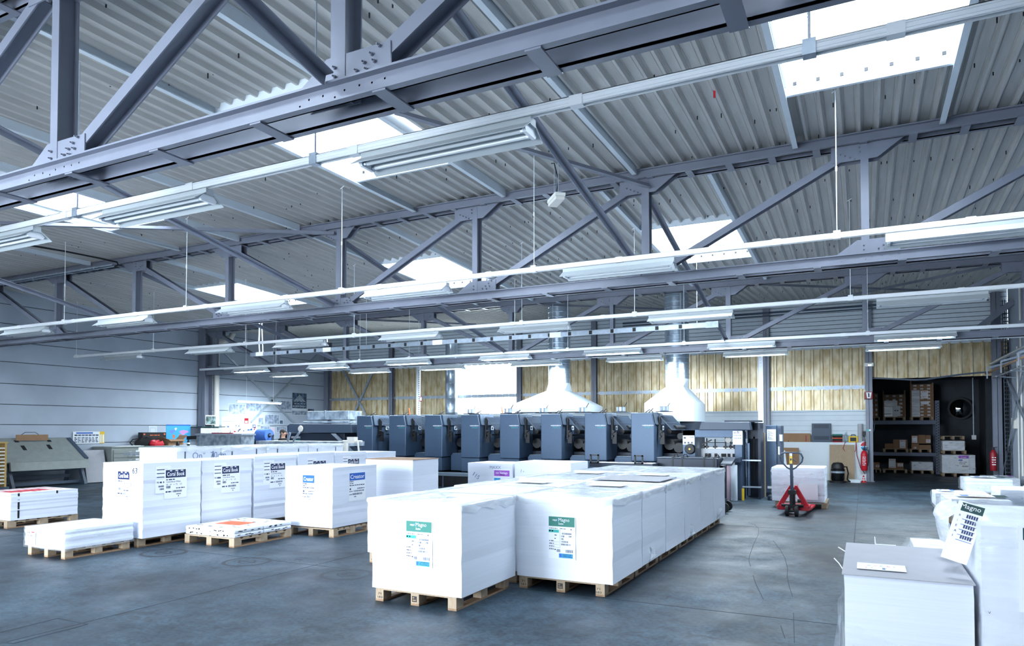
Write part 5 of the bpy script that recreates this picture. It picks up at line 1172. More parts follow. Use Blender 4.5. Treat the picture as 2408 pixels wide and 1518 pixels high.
# items on the plinth
YP = YB - .1; ZP = 1.25
def P(px, py=1000, yy=YP): return atY(px, py, yy)
a, b = P(1840), P(1906); t = thing('flat_carton', 'long brown carton with a red stripe lying on the white plinth', 'carton', (a.x, YB - .12, ZP)); w = b.x - a.x
MB().box(0, w, 0, .13, 0, .26).box(0, w * .98, .1, .13, .26, .29).build('body', MT['card'], t); s_ = Sheet('front', (0, 0, 0)); s_.rect(w * .82, .02, w * .86, .22, 0); s_.rect(w * .2, .01, w * .23, .04, 1); s_.build('print', [MT['darkred'], MT['black']], t)
a, b = P(1909), P(1954); t = thing('vent_panel', 'grey louvred metal panel standing on the white plinth', 'panel', (a.x, YB - .1, ZP)); w = b.x - a.x; hh = P(1930, 995).z - ZP
MB().box(0, w, 0, .1, 0, hh).build('body', MT['slate'], t, bevel=.01); m = MB()
for q in range(22): m.box(.06 + q * (w - .12) / 22, .06 + (q + .6) * (w - .12) / 22, -.004, 0, hh * .74, hh * .94); m.box(.06 + q * (w - .12) / 22, .06 + (q + .6) * (w - .12) / 22, -.004, 0, .08, .2)
m.build('louvre', MT['press_dark'], t)
a = P(1957); t = thing('letter_trays', 'stack of green, black and red letter trays on the white plinth', 'letter trays', (a.x, YB - .12, ZP))
for q, c in enumerate(('red', 'black', 'orange', 'black', 'green')): MB().box(0, .3, 0, .13, q * .055, q * .055 + .018).box(0, .012, 0, .13, q * .055, q * .055 + .05).box(.288, .3, 0, .13, q * .055, q * .055 + .05).box(0, .3, .118, .13, q * .055, q * .055 + .05).build('tray', MT[c], t)
a = P(1989); t = thing('water_bottle', 'clear plastic water bottle on the white plinth', 'bottle', (a.x, YB - .055, ZP)); MB().lathe([(.0, 0), (.045, 0), (.05, .03), (.05, .22), (.02, .3), (.018, .33), (0, .33)], 16).build('bottle', MT['bottle'], t, smooth=True); MB().cyl((0, 0, .33), (0, 0, .35), .02, 10).build('cap', MT['rail'], t)
a = P(2006); t = thing('battery_charger', 'yellow battery charger with a dark display on the white plinth', 'charger', (a.x, YB - .055, ZP)); MB().box(-.14, .14, -.06, .06, 0, .2).build('body', MT['yellow'], t, bevel=.02); MB().box(-.09, .09, -.065, -.06, .04, .16).build('display', MT['black'], t); MB().tube([(-.07, 0, .2), (-.05, 0, .25), (.05, 0, .25), (.07, 0, .2)], .012, 8).build('handle', MT['slate'], t)
t = thing('charger_cable', 'thin dark red cable hanging down from the yellow charger', 'cable', (a.x, YB - .055, ZP)); m = MB(); m.tube([(.08, -.08, .03), (.09, -.13, -.1), (.1, -.13, -.4), (.2, -.13, -.8), (.32, -.13, -1.0)], .01, 6).tube([(.08, -.11, -.02), (.07, -.13, -.25), (-.02, -.13, -.38), (-.2, -.13, -.36), (-.3, -.13, -.2), (-.25, -.13, -.04), (-.22, -.1, .02)], .01, 6); m.build('cord', MT['darkred'], t)
a = P(2023); tag(MB().lathe([(.02, 0), (.075, 0), (.075, .6), (.02, .6)], 18).build('card_tube', MT['card_grey'], loc=(a.x, YB - .06, ZP), smooth=True), 'grey rolled tube standing on the white plinth near the corner post', 'tube')
# leaning board, vacuum cleaner, wall things
a, b = P(1951, 1130, YB - .35), P(2010, 1130, YB - .35); w = b.x - a.x
m = MB(); m.bar((w / 2, 0, 0), (w / 2, .2, 1.16), w, .03, up=(0, 1, 0)); tag(m.build('wooden_board', MT['wood_light'], loc=(a.x, YB - .34, .01)), 'film covered wooden board leaning against the white plinth', 'board')
p = atZ(1970, 1134, 0); t = thing('vacuum_cleaner', 'black drum vacuum cleaner in front of the leaning wooden board', 'vacuum cleaner', (p.x, YB - .95, 0))
MB().lathe([(0, .06), (.17, .06), (.2, .1), (.2, .36), (.21, .37), (.21, .42), (.19, .44), (0, .44)], 22).build('drum', MT['black_gloss'], t, smooth=True); MB().lathe([(.19, .44), (.18, .55), (.13, .62), (0, .64)], 22).build('motor_head', MT['black'], t, smooth=True); MB().lathe([(.204, .3), (.206, .3), (.206, .36), (.204, .36)], 22).build('band', MT['galv'], t)
MB().tube([(.15, -.1, .5), (.26, -.05, .5), (.3, .0, .3), (.27, -.02, .1), (.35, .05, .03)], .022, 8).build('hose', MT['black'], t, smooth=True); MB().lathe([(.15, 0), (.24, 0), (.24, .05), (.15, .07)], 20).build('base', MT['black'], t)
tag(MB().box(-.16, .16, -.06, .06, 0, .1).build('white_box', MT['panel_white'], loc=(P(2000, 1130, YB - .9).x + .12, YB - .8, 0)), 'small white box on the floor before the leaning wooden board', 'box')
p = P(2037, 1080, YB - .2); t = thing('fire_extinguisher', 'red fire extinguisher hung on the end of the white plinth', 'fire extinguisher', (p.x - .06, YB - .3, .36))
MB().lathe([(0, 0), (.08, .0), (.095, .03), (.095, .52), (.07, .6), (.03, .64), (0, .64)], 20).build('cylinder', MT['red'], t, smooth=True); MB().cyl((0, 0, .63), (0, 0, .7), .03, 10).bar((-.06, 0, .69), (.12, 0, .73), .03, .025).build('valve', MT['black'], t); MB().tube([(.04, -.02, .68), (.13, -.03, .64), (.13, -.04, .3), (.1, -.05, .15)], .014, 8).build('hose', MT['black'], t)
s_ = Sheet('front', (-.05, -.095, .12)); [s_.dashes(0, .05 + q * .05, .1, .02, 0, q) for q in range(6)]; s_.build('print', [MT['sheetpaper']], t); MB().box(-.04, .04, .09, .18, .4, .5).build('bracket', MT['galv'], t)
c = P(2036, 1049); t = thing('fire_sign', 'round red and blue fire sign above the extinguisher', 'sign', (c.x, YB - .124, c.z)); s_ = Sheet('front', (0, 0, 0)); s_.rect(-.17, -.16, .19, .16, 0)
for k, (a0, a1, mm) in enumerate(((.1, math.pi - .1, 1), (math.pi + .1, 2 * math.pi - .1, 2))): pts = [(.15 * math.cos(a0 + (a1 - a0) * q / 14), .15 * math.sin(a0 + (a1 - a0) * q / 14)) for q in range(15)]; s_.mb.add([s_.P(u, v, .004) for u, v in pts], [tuple(range(15))], mm)
s_.dashes(-.1, .04, .1, .03, 0, 3); s_.dashes(-.1, -.01, .1, .02, 2, 3); s_.build('plate', [MT['sheetpaper'], MT['red'], MT['cyan']], t)
p = atZ(2031, 1136, 0); t = thing('traffic_cone', 'small red traffic cone with white bands by the plinth end', 'cone', (p.x, YB - .6, 0)); t.scale = (.66, .66, .66); MB().box(-.13, .13, -.13, .13, 0, .025).build('base', MT['red'], t); MB().lathe([(.1, .02), (.08, .1), (.065, .16), (.055, .2), (.04, .27), (.025, .34), (.0, .345)], 18).build('cone', MT['red'], t, smooth=True); MB().lathe([(.083, .1), (.069, .15)], 18).lathe([(.056, .2), (.047, .24)], 18).build('band', MT['sheetpaper'], t)
# devices on the corner post
p = atY(2043, 857, YB - .22); t = thing('emergency_light', 'white emergency light box on the corner post', 'lamp', p); MB().box(-.14, .14, -.03, .04, -.06, .06).build('housing', MT['lamp_plastic'], t, bevel=.01); MB().box(-.02, .08, -.032, -.03, -.03, .0).build('bulb', MT['warm_light'], t)
p = atY(2043, 929, YB - .22); t = thing('extinguisher_sign', 'red wedge sign with an extinguisher symbol on the corner post', 'sign', p); m = MB().add([(-.1, -.1, -.11), (.1, -.1, -.11), (.13, .03, -.13), (-.13, .03, -.13), (-.1, -.1, .11), (.1, -.1, .11), (.13, .03, .11), (-.13, .03, .11)], [(0, 1, 5, 4), (1, 2, 6, 5), (3, 7, 4, 0), (4, 5, 6, 7), (0, 3, 2, 1), (2, 3, 7, 6)]); m.build('plate', MT['darkred'], t); s_ = Sheet('front', (0, -.1, 0)); s_.mb.add([s_.P(u, v, .003) for u, v in ((-.045, -.1), (.045, -.1), (.08, .09), (-.08, .09))], [(0, 1, 2, 3)], 0); s_.rect(-.02, -.06, .02, .05, 1, .006); s_.rect(-.03, .05, .01, .065, 1, .006); s_.build('symbol', [MT['sheetpaper'], MT['darkgreen']], t)
p = atY(2043, 1011, YB - .2); s_ = Sheet('front', (0, 0, 0)); s_.rect(-.06, -.025, .0, .03, 0); s_.rect(.0, -.025, .06, .03, 1); o = s_.mb.build('socket_plate', [MT['teal'], MT['sheetpaper']], loc=(p.x, YB - .185, p.z)); tag(o, 'small turquoise and white plate on the corner post', 'plate')
t = thing('wall_socket', 'black plug with a cable on the corner post above the fire sign', 'plug', (P(2032).x, YB - .13, 1.55)); MB().box(-.05, .05, -.06, .0, -.05, .06).build('plug', MT['black'], t); MB().tube([(0, -.04, -.04), (.02, -.05, -.3), (-.01, -.06, -.5), (.03, -.05, -.75)], .012, 6).build('cable', MT['black'], t)
MB().tube([(.04, -.03, .0), (.15, -.04, -.1), (.28, -.04, .1), (.3, -.04, .3)], .01, 6).build('cord', MT['slate'], t)
# brown things left of the plinth
a = P(1845, 1100, YB - .5); tag(MB().box(-.2, .28, -.06, .06, 0, 1.06).build('folded_carton', MT['card'], loc=(a.x + .15, YB - .35, 0)), 'flattened brown carton standing between the cabinet and the white plinth', 'carton')
m = MB(); m.bar((0, 0, 0), (-.12, .2, .95), .42, .02, up=(0, 1, 0)); tag(m.build('white_board', MT['panel_white'], loc=(a.x - .05, YB - .9, .01)), 'white board leaning beside the flattened brown carton', 'board')

# --- rack in the dark store ----------------------------------------------------
YR = 30.6
t = thing('pallet_rack', 'blue-grey pallet rack in the dark store behind the opening', 'rack', (0, YR, 0))
for x in (2.46,):
    m = MB().box(x - .07, x + .07, -.05, .05, 0, 2.75)
    for q in range(26): m.box(x - .045, x - .015, -.054, -.05, .08 + q * .1, .13 + q * .1, 1); m.box(x + .015, x + .045, -.054, -.05, .12 + q * .1, .17 + q * .1, 1)
    m.build('upright', [MT['rackblue'], MT['black']], t); MB().box(x - .07, x + .07, 1.0, 1.1, 0, 2.75).build('upright', MT['rackblue'], t)
for (z, h) in ((1.86, .15), (.66, .13)):
    for y in (-.04, 1.0): MB().box(.22, 2.4, y, y + .05, z, z + h).build('beam', MT['rackblue'], t)
    MB().box(.22, 2.4, .01, 1.0, z + h - .02, z + h).build('deck_board', MT['darkwall'], t)
def rx(px, yy=YR): return atY(px, 1000, yy).x
def carton(x0, x1, z0, z1, label, group, y0=.05, dep=.4, slip=True, col='card'):
    w = x1 - x0; o = MB().box(0, w - .006, 0, dep, 0, z1 - z0 - .004).build('carton', MT[col], loc=(x0, YR + y0, z0)); tag(o, label, 'carton', group)
    if slip: s = Sheet('front', (0, 0, 0)); h = z1 - z0; s.rect(w * .3, h * .3, w * .72, h * .72, 0); s.bars(w * .34, h * .38, w * .66, h * .55, 1, int(x0 * 50)); s.build('sticker', LM(), o)
    return o
def load(px0, px1, z, cols, rows, rh, name, zp=.12, slips=None):
    x0, x1 = rx(px0), rx(px1); pallet(x0 - .04, x1 + .04, YR + .02, YR + .9, 'wooden pallet under the ' + name, 'pallets in the rack', z)
    w = (x1 - x0) / cols
    for c in range(cols):
        for r in range(rows): carton(x0 + c * w, x0 + (c + 1) * w, z + .132 + r * rh, z + .132 + (r + 1) * rh, 'carton of the %s, %s from the bottom, %s column' % (name.replace(' on the top rack shelf','').replace(' of the top rack shelf','').replace('film wrapped load at the ','').replace('film wrapped ',''), ORD[r], ('left', 'right')[c] if cols == 2 else ('left', 'middle', 'right')[c]), 'cartons of the ' + name, dep=.6)
    return x0, x1, z + .132 + rows * rh
ZT = 2.012
load(2047, 2066, ZT, 2, 5, .185, 'left load of the top rack shelf')
x0, x1, zt = load(2080, 2127, ZT, 3, 6, .145, 'middle load of the top rack shelf')
for i, x in enumerate((x0 - .05, x1 + .0)): tag(MB().box(0, .05, 0, .05, 0, 1.02).build('corner_post', MT['wood'], loc=(x, YR + .03, ZT + .13)), 'wooden corner post at the %s of the middle load on the rack' % ('left', 'right')[i], 'post')
m = MB().box(x0 - .01 - x0, (x1 - x0) * .66, 0, .004, 0, .62); o = m.build('stretch_film', MT['film_milky'], loc=(x0, YR + .035, ZT + .14)); tag(o, 'shiny film around the middle load on the top rack shelf', 'film'); s_ = Sheet('front', (.28, 0, .02)); s_.rect(0, 0, .26, .4, 0); s_.dashes(.06, .2, .2, .03, 1, 3); s_.build('paper_sheet', LM('redprint'), o)
x0, x1, zt = load(2145, 2193, ZT, 3, 10, .124, 'tall right load of the top rack shelf')
for i, x in enumerate((x0 - .05, x1)): tag(MB().box(0, .05, 0, .05, 0, 1.38 - i * .1).build('corner_post', MT['wood'], loc=(x, YR + .03, ZT + .13)), 'wooden corner post at the %s of the tall load on the rack' % ('left', 'right')[i], 'post')
m = MB().box(-.01, (x1 - x0) * .4, 0, .004, 0, 1.0); o = m.build('stretch_film', MT['film_milky'], loc=(x0, YR + .035, ZT + .14)); tag(o, 'shiny film around the tall load on the top rack shelf', 'film')
o = MB().box(0, .24, 0, .003, 0, .3).build('paper_sheet', MT['sheetpaper'], loc=(x0 + .3, YR + .045, ZT + .82)); tag(o, 'white sheet with red print on the upper part of the tall rack load', 'sheet'); s_ = Sheet('front', (0, 0, 0), .001); s_.dashes(.04, .25, .2, .02, 2, 1); s_.dashes(.06, .06, .18, .015, 2, 2); s_.build('print', LM('redprint'), o)
tag(MB().box(0, .26, 0, .003, 0, .12).build('paper_sheet', MT['sheetpaper'], loc=(x0 + .3, YR + .045, ZT + .6)), 'white strip sheet on the middle of the tall rack load', 'sheet')
ZM = .792
def loose(px0, px1, z, items, name):
    x0, x1 = rx(px0), rx(px1); pallet(x0 - .03, x1 + .03, YR + .02, YR + .9, 'wooden pallet under the ' + name, 'pallets in the rack', z)
    for i, (a, b, za, zb, slip, desc) in enumerate(items):
        o = carton(rx(a), rx(b), z + .132 + za, z + .132 + zb, desc, 'cartons of the ' + name, slip=False)
        if slip: s = Sheet('front', (0, 0, 0)); w, h = rx(b) - rx(a), zb - za; s.rect(w * slip[0], h * slip[1], w * slip[2], h * slip[3], 0); s.dashes(w * slip[0] + .02, h * (slip[3] - .15), w * slip[2] - .02, .02, 2, i); s.dashes(w * slip[0] + .02, h * (slip[1] + .1), w * slip[2] - .02, .015, 2, i + 3); s.build('paper_sheet', LM('redprint'), o)
loose(2078, 2133, ZM, [(2080, 2100, 0, .2, None, 'low flat brown carton at the left of the middle rack shelf'), (2100, 2114, 0, .36, None, 'taller plain brown carton on the left pallet of the middle rack shelf'), (2114, 2134, 0, .36, (.05, .1, .75, .95), 'brown carton with a white sheet on the left pallet of the middle rack shelf')], 'left load of the middle rack shelf')
loose(2141, 2187, ZM, [(2143, 2161, 0, .2, (.3, .1, .6, .4), 'low brown carton with a sticker, lower left of the right load on the middle shelf'), (2161, 2189, 0, .16, None, 'wide flat brown carton, lower right of the right load on the middle shelf'), (2143, 2160, .21, .52, (.08, .1, .8, .9), 'brown carton with a white sheet, upper left of the right load on the middle shelf'), (2160, 2177, .21, .54, None, 'plain brown carton, upper middle of the right load on the middle shelf'), (2177, 2189, .21, .53, (.0, .1, .9, .5), 'brown carton with a white strip, upper right of the right load on the middle shelf')], 'right load of the middle rack shelf')
loose(2050, 2068, 0, [(2052, 2068, 0, .26, (.4, .3, .9, .6), 'brown carton with a sticker on the floor at the left end of the rack')], 'floor load at the left end of the rack')
loose(2077, 2130, 0, [(2088, 2106, 0, .3, (.05, .2, .95, 1.35), 'carton with a tall white sheet on the floor pallet under the rack'), (2106, 2124, 0, .26, (.2, .45, .9, .9), 'brown carton with two white slips on the floor pallet under the rack')], 'floor load in the middle under the rack')
x0, x1 = rx(2141), rx(2194); pallet(x0, x1, YR + .02, YR + .9, 'wooden pallet under the low silvery stack under the rack', 'pallets in the rack'); o = stack(x0 + .02, x1 - .02, YR + .03, YR + .85, .132, .44, 'low film wrapped white stack on the floor under the rack', 130, mtl='paper_wrapped', levels=5); wrap(o, .2, 130, full=True, amp=.03, gap=.03, skirt=-.01)
# stacked pair right of the rack
YS = 29.2; xx = lambda px: atY(px, 1000, YS).x; zz = lambda px, py: atY(px, py, YS).z
x0, x1 = xx(2214), xx(2292); pallet(x0, x1 - .2, YS + .02, YS + .9, 'wooden pallet under the purple labelled stack right of the rack', 'pallets in the rack'); z1 = zz(2250, 1069); o = stack(x0, x1, YS, YS + .95, .132, z1, 'wrapped white stack with a purple label right of the rack', 131, mtl='paper_wrapped', levels=5); wrap(o, .3, 131, full=True, amp=.015, gap=.03)
s_ = Sheet('front', (.0, -o['hy'] - .03, o['hz'] - .5)); s_.rect(0, 0, .3, .48, 0); s_.rect(0, .38, .3, .48, 2, .004); s_.text('Vantage', .07, .41, .05, 0, .006, .16, n=.006); s_.rect(0, .3, .12, .34, 3, .004); s_.dashes(.02, .24, .26, .02, 1, 2); s_.dashes(.02, .18, .2, .02, 1, 3); s_.bars(.1, .08, .28, .13, 1, 3); s_.build('label_sheet', LM('purple', 'blue'), o)
xa, xb = xx(2216), xx(2272); pallet(xa, xb, YS + .05, YS + .85, 'small pallet lying on the purple labelled stack', 'pallets in the rack', z1 + .026); z2 = z1 + .16; z3 = zz(2240, 1036); o = stack(xa, xb - .05, YS + .06, YS + .8, z2, z3, 'small film wrapped pack between two pallets right of the rack', 132, mtl='paper_wrapped', levels=4); wrap(o, .3, 132, full=True, amp=.025, gap=.03, skirt=0)
pallet(xa, xb - .05, YS + .05, YS + .85, 'pallet laid on top of the small wrapped pack', 'pallets in the rack', z3 + .04)
# mirror, pipes, extinguisher in the store
p = atY(2258, 960, 31.7); t = thing('convex_mirror', 'round convex mirror with a dark rim on the wall of the dark store', 'mirror', p); m = MB(); m.lathe([(0, -.16), (.15, -.14), (.3, -.08), (.37, 0)], 28, 0, (0, 0, 0), 'y'); m.build('mirror_face', MT['mirror'], t, smooth=True); MB().lathe([(.36, -.02), (.42, -.02), (.42, .05), (.36, .05)], 28, 0, (0, 0, 0), 'y').build('rim', MT['black'], t); MB().cyl((0, .05, 0), (0, .3, 0), .04, 8).build('bracket', MT['black'], t)
p = atY(2289, 1000, 30.35); t = thing('conduit', 'thin conduit with a switch box in the dark store', 'conduit', (p.x, 30.3, 0)); MB().cyl((0, 0, 1.4), (0, 0, 3.55), .025, 8).build('tube', MT['galv'], t); MB().box(-.07, .07, -.05, .05, 1.3, 1.46).build('switch_box', MT['rail'], t)
p = atY(2334, 1080, YB - .2); t = thing('fire_extinguisher', 'dark red fire extinguisher at the right end of the store opening', 'fire extinguisher', (p.x, YB - .36, .45)); MB().lathe([(0, 0), (.08, 0), (.09, .03), (.09, .5), (.06, .58), (.03, .62), (0, .62)], 18).build('cylinder', MT['darkred'], t, smooth=True); MB().cyl((0, 0, .6), (0, 0, .7), .03, 8).bar((-.05, 0, .68), (.1, 0, .7), .03, .02).build('valve', MT['black'], t); s_ = Sheet('front', (-.05, -.09, .12)); [s_.dashes(0, .05 + q * .07, .1, .025, 0, q) for q in range(4)]; s_.build('print', [MT['sheetpaper']], t); MB().box(-.03, .1, .09, .15, .35, .45).build('bracket', MT['black'], t)
# pipes and cable ladder on the right wall
for i, (py, r, c, lab) in enumerate(((0, .045, 'galv', 'thick grey pipe on brackets along the right wall'), (1, .025, 'card', 'thin copper pipe below the grey pipe on the right wall'), (2, .022, 'galv', 'thin grey pipe below the copper pipe on the right wall'))):
    z = (3.62, 3.33, 3.2)[i]; x = XR - (.5, .62, .45)[i]; tag(MB().cyl((0, -8, 0), (0, 0, 0), r, 10).build('pipe', MT[c], loc=(x, YB - .4, z), smooth=True), lab, 'pipe', 'pipes along the right wall')
for i in range(3): m = MB().bar((0, 0, .3), (-.7, 0, .1), .04, .05).bar((-.7, 0, .1), (-.7, 0, -.2), .03, .03).box(-.02, .0, -.03, .03, -.3, .4).bar((0, 0, -.2), (-.5, 0, -.14), .03, .03); tag(m.build('pipe_bracket', MT['galv'], loc=(XR - .002, YB - 1.2 - i * 2.3, 3.34)), 'steel pipe bracket on the right wall, %s from the rear' % ORD[i], 'bracket', 'pipe brackets')
t = thing('cable_ladder', 'dark cable ladder running up beside the right end column', 'cable ladder', (XR - .12, YB - .45, 0)); m = MB().box(-.08, -.06, -.02, .02, .3, 5.5).box(.06, .08, -.02, .02, .3, 5.5)
for q in range(42): m.box(-.06, .06, -.015, .015, .4 + q * .12, .43 + q * .12)
m.build('ladder', MT['slate'], t); MB().box(-.03, -.01, -.03, -.02, .3, 5.5).box(.02, .035, -.03, -.02, .3, 5.4).build('cable', MT['black'], t)
p = atX(2356, 963, XR - .02); tag(MB().box(-.1, .0, -.2, .2, -.15, .15).build('junction_box', MT['cream'], loc=(XR, 24.3, 1.85)), 'pale junction box on the right wall beside the column', 'box')
tag(MB().cyl((0, 0, .4), (0, 0, 5.6), .025, 8).cyl((0, .5, .2), (0, .5, 4), .02, 8).build('conduit_pair', MT['cream'], loc=(XR - .03, 23.4, 0)), 'pale conduits running up the right wall', 'conduit')
m = MB(); m.bar((0, 0, 0), (-1.2, 0, -1.0), .14, .16); o = m.build('knee_brace', MT['steel'], loc=(XR - .02, YB - 1.0, 5.35)); tag(o, 'dark knee brace at the top of the right wall', 'brace')
tag(MB().lathe([(.0, -.02), (.1, -.05), (.13, .0), (.13, .05)], 18, 0, (0, 0, 0), 'x').build('wall_horn', MT['cream'], loc=(XR - .05, 22.2, 5.2)), 'round pale horn high on the right wall', 'horn')

# --- stacks along the right side -------------------------------------------------
def rstack(x0, x1, y0, y1, z, label, seed, amp=.02, full=True, lift=0, zp=.13):
    pallet(x0 + .04, x1 - .04, y0 + .04, y1 - .04, 'pallet under the ' + label.split(',')[0], 'pallets on the right side', lift)
    o = stack(x0, x1, y0, y1, lift + .132, z, label, seed, mtl='paper_wrapped', levels=8); wrap(o, .15, seed, full=full, amp=amp, gap=.03); return o
def tops(o, u, v, w, h, hd, seed=1):
    s = Sheet('top', (u, v, o['hz'] + .03)); s.rect(0, 0, w, h, 0); s.rect(w * .75, 0, w, h, 2, .003); s.dashes(.05, h * .7, w * .6, .04, 1, seed); s.dashes(.05, h * .4, w * .7, .04, 1, seed + 1); s.rect(w * .1, h * .15, w * .25, h * .6, 3, .004); s.build('label_sheet', LM(hd, 'blue'), o)
o = rstack(1.28, 2.2, 16.5, 17.4, .40, 'low wrapped stack at the corner of the right side group, nearest the aisle', 140); tops(o, -.4, -.1, .3, .3, 'blue')
o = rstack(1.32, 2.3, 14.9, 15.95, .43, 'low silvery wrapped stack with a printed top, second on the right side', 141, .035); tops(o, -.3, -.2, .8, .5, 'darkgreen'); MB().box(-.12, .12, -.04, .04, 0, .003).build('brown_tape', MT['card'], o, loc=(.05, -.47, o['hz'] + .03), rot=(0, 0, .4))
a = atZ(2335, 1157, .5); o = rstack(2.38, 3.6, 16.6, 17.75, .50, 'low white stack with a wrapped left end, right of the aisle corner group', 142, .035); tops(o, -.1, .0, .6, .35, 'darkgreen', 3)
o = rstack(2.25, 3.2, 20.6, 21.8, .45, 'wrapped white stack with a dark label sheet, further back on the right', 143, .03); tops(o, -.3, -.2, .7, .5, 'darkgreen', 5)
o = rstack(3.0, 3.74, 23.0, 24.3, .35, 'low wrapped stack near the right rear column', 144, .02); tops(o, -.1, -.2, .4, .4, 'purple', 6)
o = rstack(2.6, 2.88, 23.2, 24.0, .33, 'narrow wrapped bundle left of the low stack near the column', 145, .02)
# near wrapped carton-topped stack and tall stack in the right foreground
pallet(-.1, .49, 4.42, 5.45, 'pallet under the near white stack with the grey card lid', 'pallets on the right side')
o = stack(-.11, .5, 4.36, 5.5, .132, .885, 'near white stack with a grey card lid and film in the right foreground', 150, levels=10)
MB().box(-.315, .315, -.58, .58, 0, .006).build('card_lid', MT['card_grey'], o, loc=(0, 0, o['hz'] + .002), rot=(R_(.3), 0, 0))
s_ = Sheet('top', (-.24, -.42, o['hz'] + .012)); s_.rect(0, 0, .25, .2, 0)
for q in range(5): s_.text('AVERIL'[q], .05 + q * .035, .1, .035, 2 + q % 2, .002); s_.text('31 / 24'[q], .04 + q * .035, .03, .03, 2 + (q + 1) % 2, .002)
s_.rect(.13, .01, .145, .06, 2, .004); s_.build('label_sheet', LM('ink_soft', 'redprint'), o)
m = MB(); r = random.Random(8); n = 16    # film pulled diagonally round the lower part
vs = []
for k in range(n + 1):
    u = -.316 + .632 * k / n; top = .5 - .22 * k / n + r.uniform(-.012, .012)
    vs += [(u, -.578 - r.random() * .006, top), (u, -.58 - r.random() * .012, top * .55), (u, -.58 - r.random() * .012, .0)]
fs = []
for k in range(n):
    for q in range(2): fs.append((3 * k + q, 3 * k + q + 1, 3 * k + 4 + q, 3 * k + 3 + q))
w_ = m.add(vs, fs).build('plastic_wrap', MT['film'], o, smooth=True)
m = MB(); vs = []
for k in range(9):
    y = -.57 + 1.14 * k / 8; vs += [(-.316 - r.random() * .05, y, .5 + r.uniform(-.03, .03)), (-.33 - r.random() * .05, y, .25), (-.32, y, .0)]
fs = []
for k in range(8):
    for q in range(2): fs.append((3 * k + q, 3 * k + q + 1, 3 * k + 4 + q, 3 * k + 3 + q))
m.add(vs, fs).build('film_flap', MT['film'], o, smooth=True)
m = MB(); m.tube([(-.31, -.2, .7), (-.34, -.16, .74), (-.37, -.1, .76)], .003, 5); m.build('strap_end', MT['rail'], o); MB().tube([(-.31, .3, .74), (-.36, .36, .76)], .003, 5).build('strap_end', MT['rail'], o)
pallet(.56, 1.5, 4.38, 5.5, 'pallet under the tall wrapped stack at the right edge', 'pallets on the right side')
o = stack(.535, 1.5, 4.33, 5.52, .132, 1.2, 'tall wrapped white stack with a hanging label at the right edge', 151, levels=12, mtl='paper_wrapped'); wrap(o, .5, 151, full=True, amp=.012)
scribble(o, 'front', -.46, .62, 'v', .03, 'ink')
s2 = Sheet('front', (0, 0, 0))
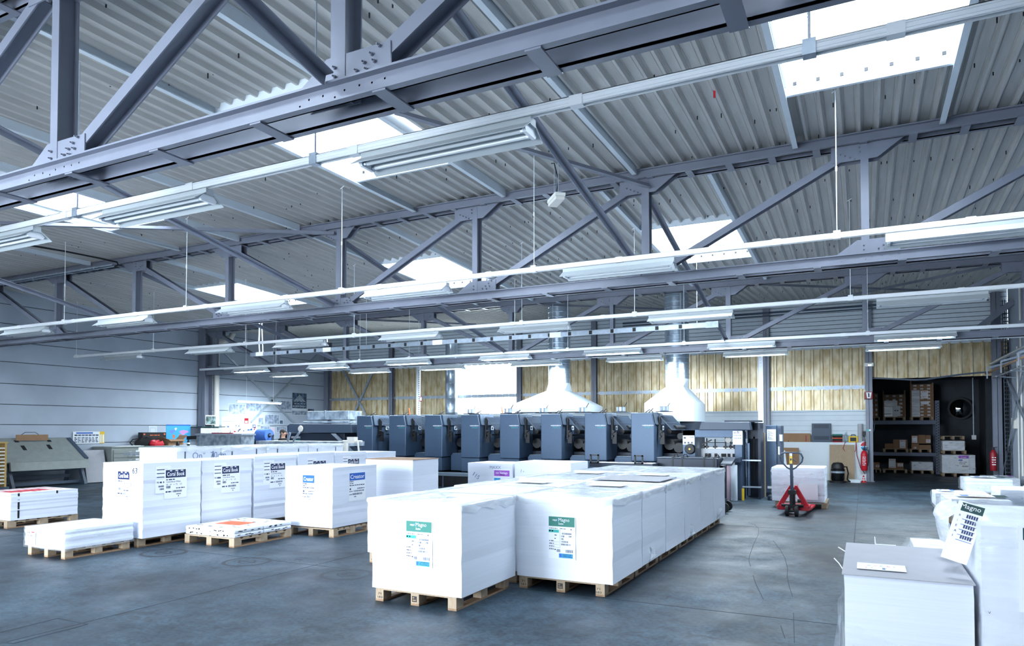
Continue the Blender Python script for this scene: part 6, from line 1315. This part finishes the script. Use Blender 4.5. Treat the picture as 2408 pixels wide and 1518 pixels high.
def hanging(name, base, top, w, bend, label, o, green=True, rows=('90', '65', 'LON', '110', 'Eur', 'SIM', 'Cla'), face='front', curl=.0):
    """paper sheet drooping over an edge, with a green printed head"""
    s = Sheet(face, base); h = top; n = 10; f = lambda v: (curl * math.sin(v / h * 3.1) * 1.0)
    for k in range(n): a, b = h * k / n, h * (k + 1) / n; s.mb.add([s.P(0, a, .012 + f(a)), s.P(w, a, .012 + f(a) + bend), s.P(w, b, .012 + f(b) + bend), s.P(0, b, .012 + f(b))], [(0, 1, 2, 3)], 0)
    q = lambda u, v, e=.002: s.P(u, v, .012 + f(v) + bend * u / w + e)
    for k in range(4): a, b = h * (.84 + .035 * k), h * (.84 + .035 * (k + 1)); s.mb.add([q(.02, a), q(w, a), q(w, b), q(.02, b)], [(0, 1, 2, 3)], 2)
    vs, fs, tw = text_geo('Magno', 0); sc = min(.05, w * .75 / tw) if w < .2 else .05; s.mb.add([q(w * (.3 if w > .2 else .14) + x * sc, h * .89 + y * sc, .004) for x, y in vs], fs, 0)
    for i, tx in enumerate(rows):
        v = h * (.74 - i * .088); vs, fs, tw = text_geo(tx, 0); sc = .03 if w > .2 else .018; s.mb.add([q(w * .16 + x * sc, v + y * sc, .003) for x, y in vs], fs, 1)
        s.mb.add([q(.04, v - .012, .002), q(w - .01, v - .012, .002), q(w - .01, v - .009, .002), q(.04, v - .009, .002)], [(0, 1, 2, 3)], 3)
        for z in range(5 if w < .2 else 0): a = w * (.45 + z * .09); s.mb.add([q(a, v, .003), q(a + w * .06, v, .003), q(a + w * .06, v + .02, .003), q(a, v + .02, .003)], [(0, 1, 2, 3)], 1)
    return s.mb.build(name, LM('darkgreen', 'blue'), o, smooth=True)
hanging('label_sheet', (-.33, -o['hy'] - .008, o['hz'] - .42), .43, .3, 0, '', o)
# curled label and swollen film over the left end of the tall stack
hg = hanging('label_sheet', (-.0, -.0, .0), .33, .125, .02, '', o, rows=('9', 'i', 'E', 'A', 'I'), curl=.03); hg.location = (-.645, -.36, o['hz'] - .21); hg.rotation_euler = (R_(-8), R_(16), R_(-8))
m = MB(); N = 10; vs = []
for k in range(N + 1):
    y = -.16 + .7 * k / N
    for q in range(9):
        a = q / 8 * math.pi * .85; rr_ = .075 + .03 * math.sin(k * 1.3) + r.random() * .012; vs.append((-.485 - .02 - rr_ * math.sin(a) * 1.1, y, o['hz'] - .06 + rr_ * math.cos(a) * 1.0 - (.06 if q > 6 else 0)))
fs = []
for k in range(N):
    for q in range(8): fs.append((9 * k + q, 9 * k + q + 1, 9 * k + 10 + q, 9 * k + 9 + q))
m.add(vs, fs).build('film_bulge', MT['film_milky'], o, smooth=True)
scribble(o, 'front', -.46, .3, ' ', .01) if False else None
# wrapped bundle and small white carton behind the near stack
pallet(.4, 1.0, 6.1, 7.2, 'pallet under the film wrapped bundle behind the near stack', 'pallets on the right side')
o = stack(.36, 1.05, 6.0, 7.25, .132, .72, 'rounded film wrapped bundle behind the near stack on the right', 152, mtl='paper_wrapped', levels=6); wrap(o, .4, 152, full=True, amp=.045, gap=.045)
a = atZ(2142, 1262, .6); t = thing('open_tray_carton', 'small open white carton left of the film wrapped bundle', 'carton', (.13, 6.5, 0))
x0 = 0
MB().box(-.06, .1, -.25, .25, 0, .72).build('body', MT['panel_white'], t); MB().box(-.06, .1, -.25, -.245, .72, .76).box(-.06, -.055, -.25, .25, .72, .78).build('rim', MT['panel_white'], t)
pl = atZ(2250, 1513, .45); tag(MB().box(-.02, .5, -.12, .12, 0, .03).build('plank', MT['wood'], loc=(pl.x + .02, pl.y - .7, .42)), 'brown plank end at the bottom right edge of the picture', 'plank')

for q in STENCILS: put_stencil(*q)
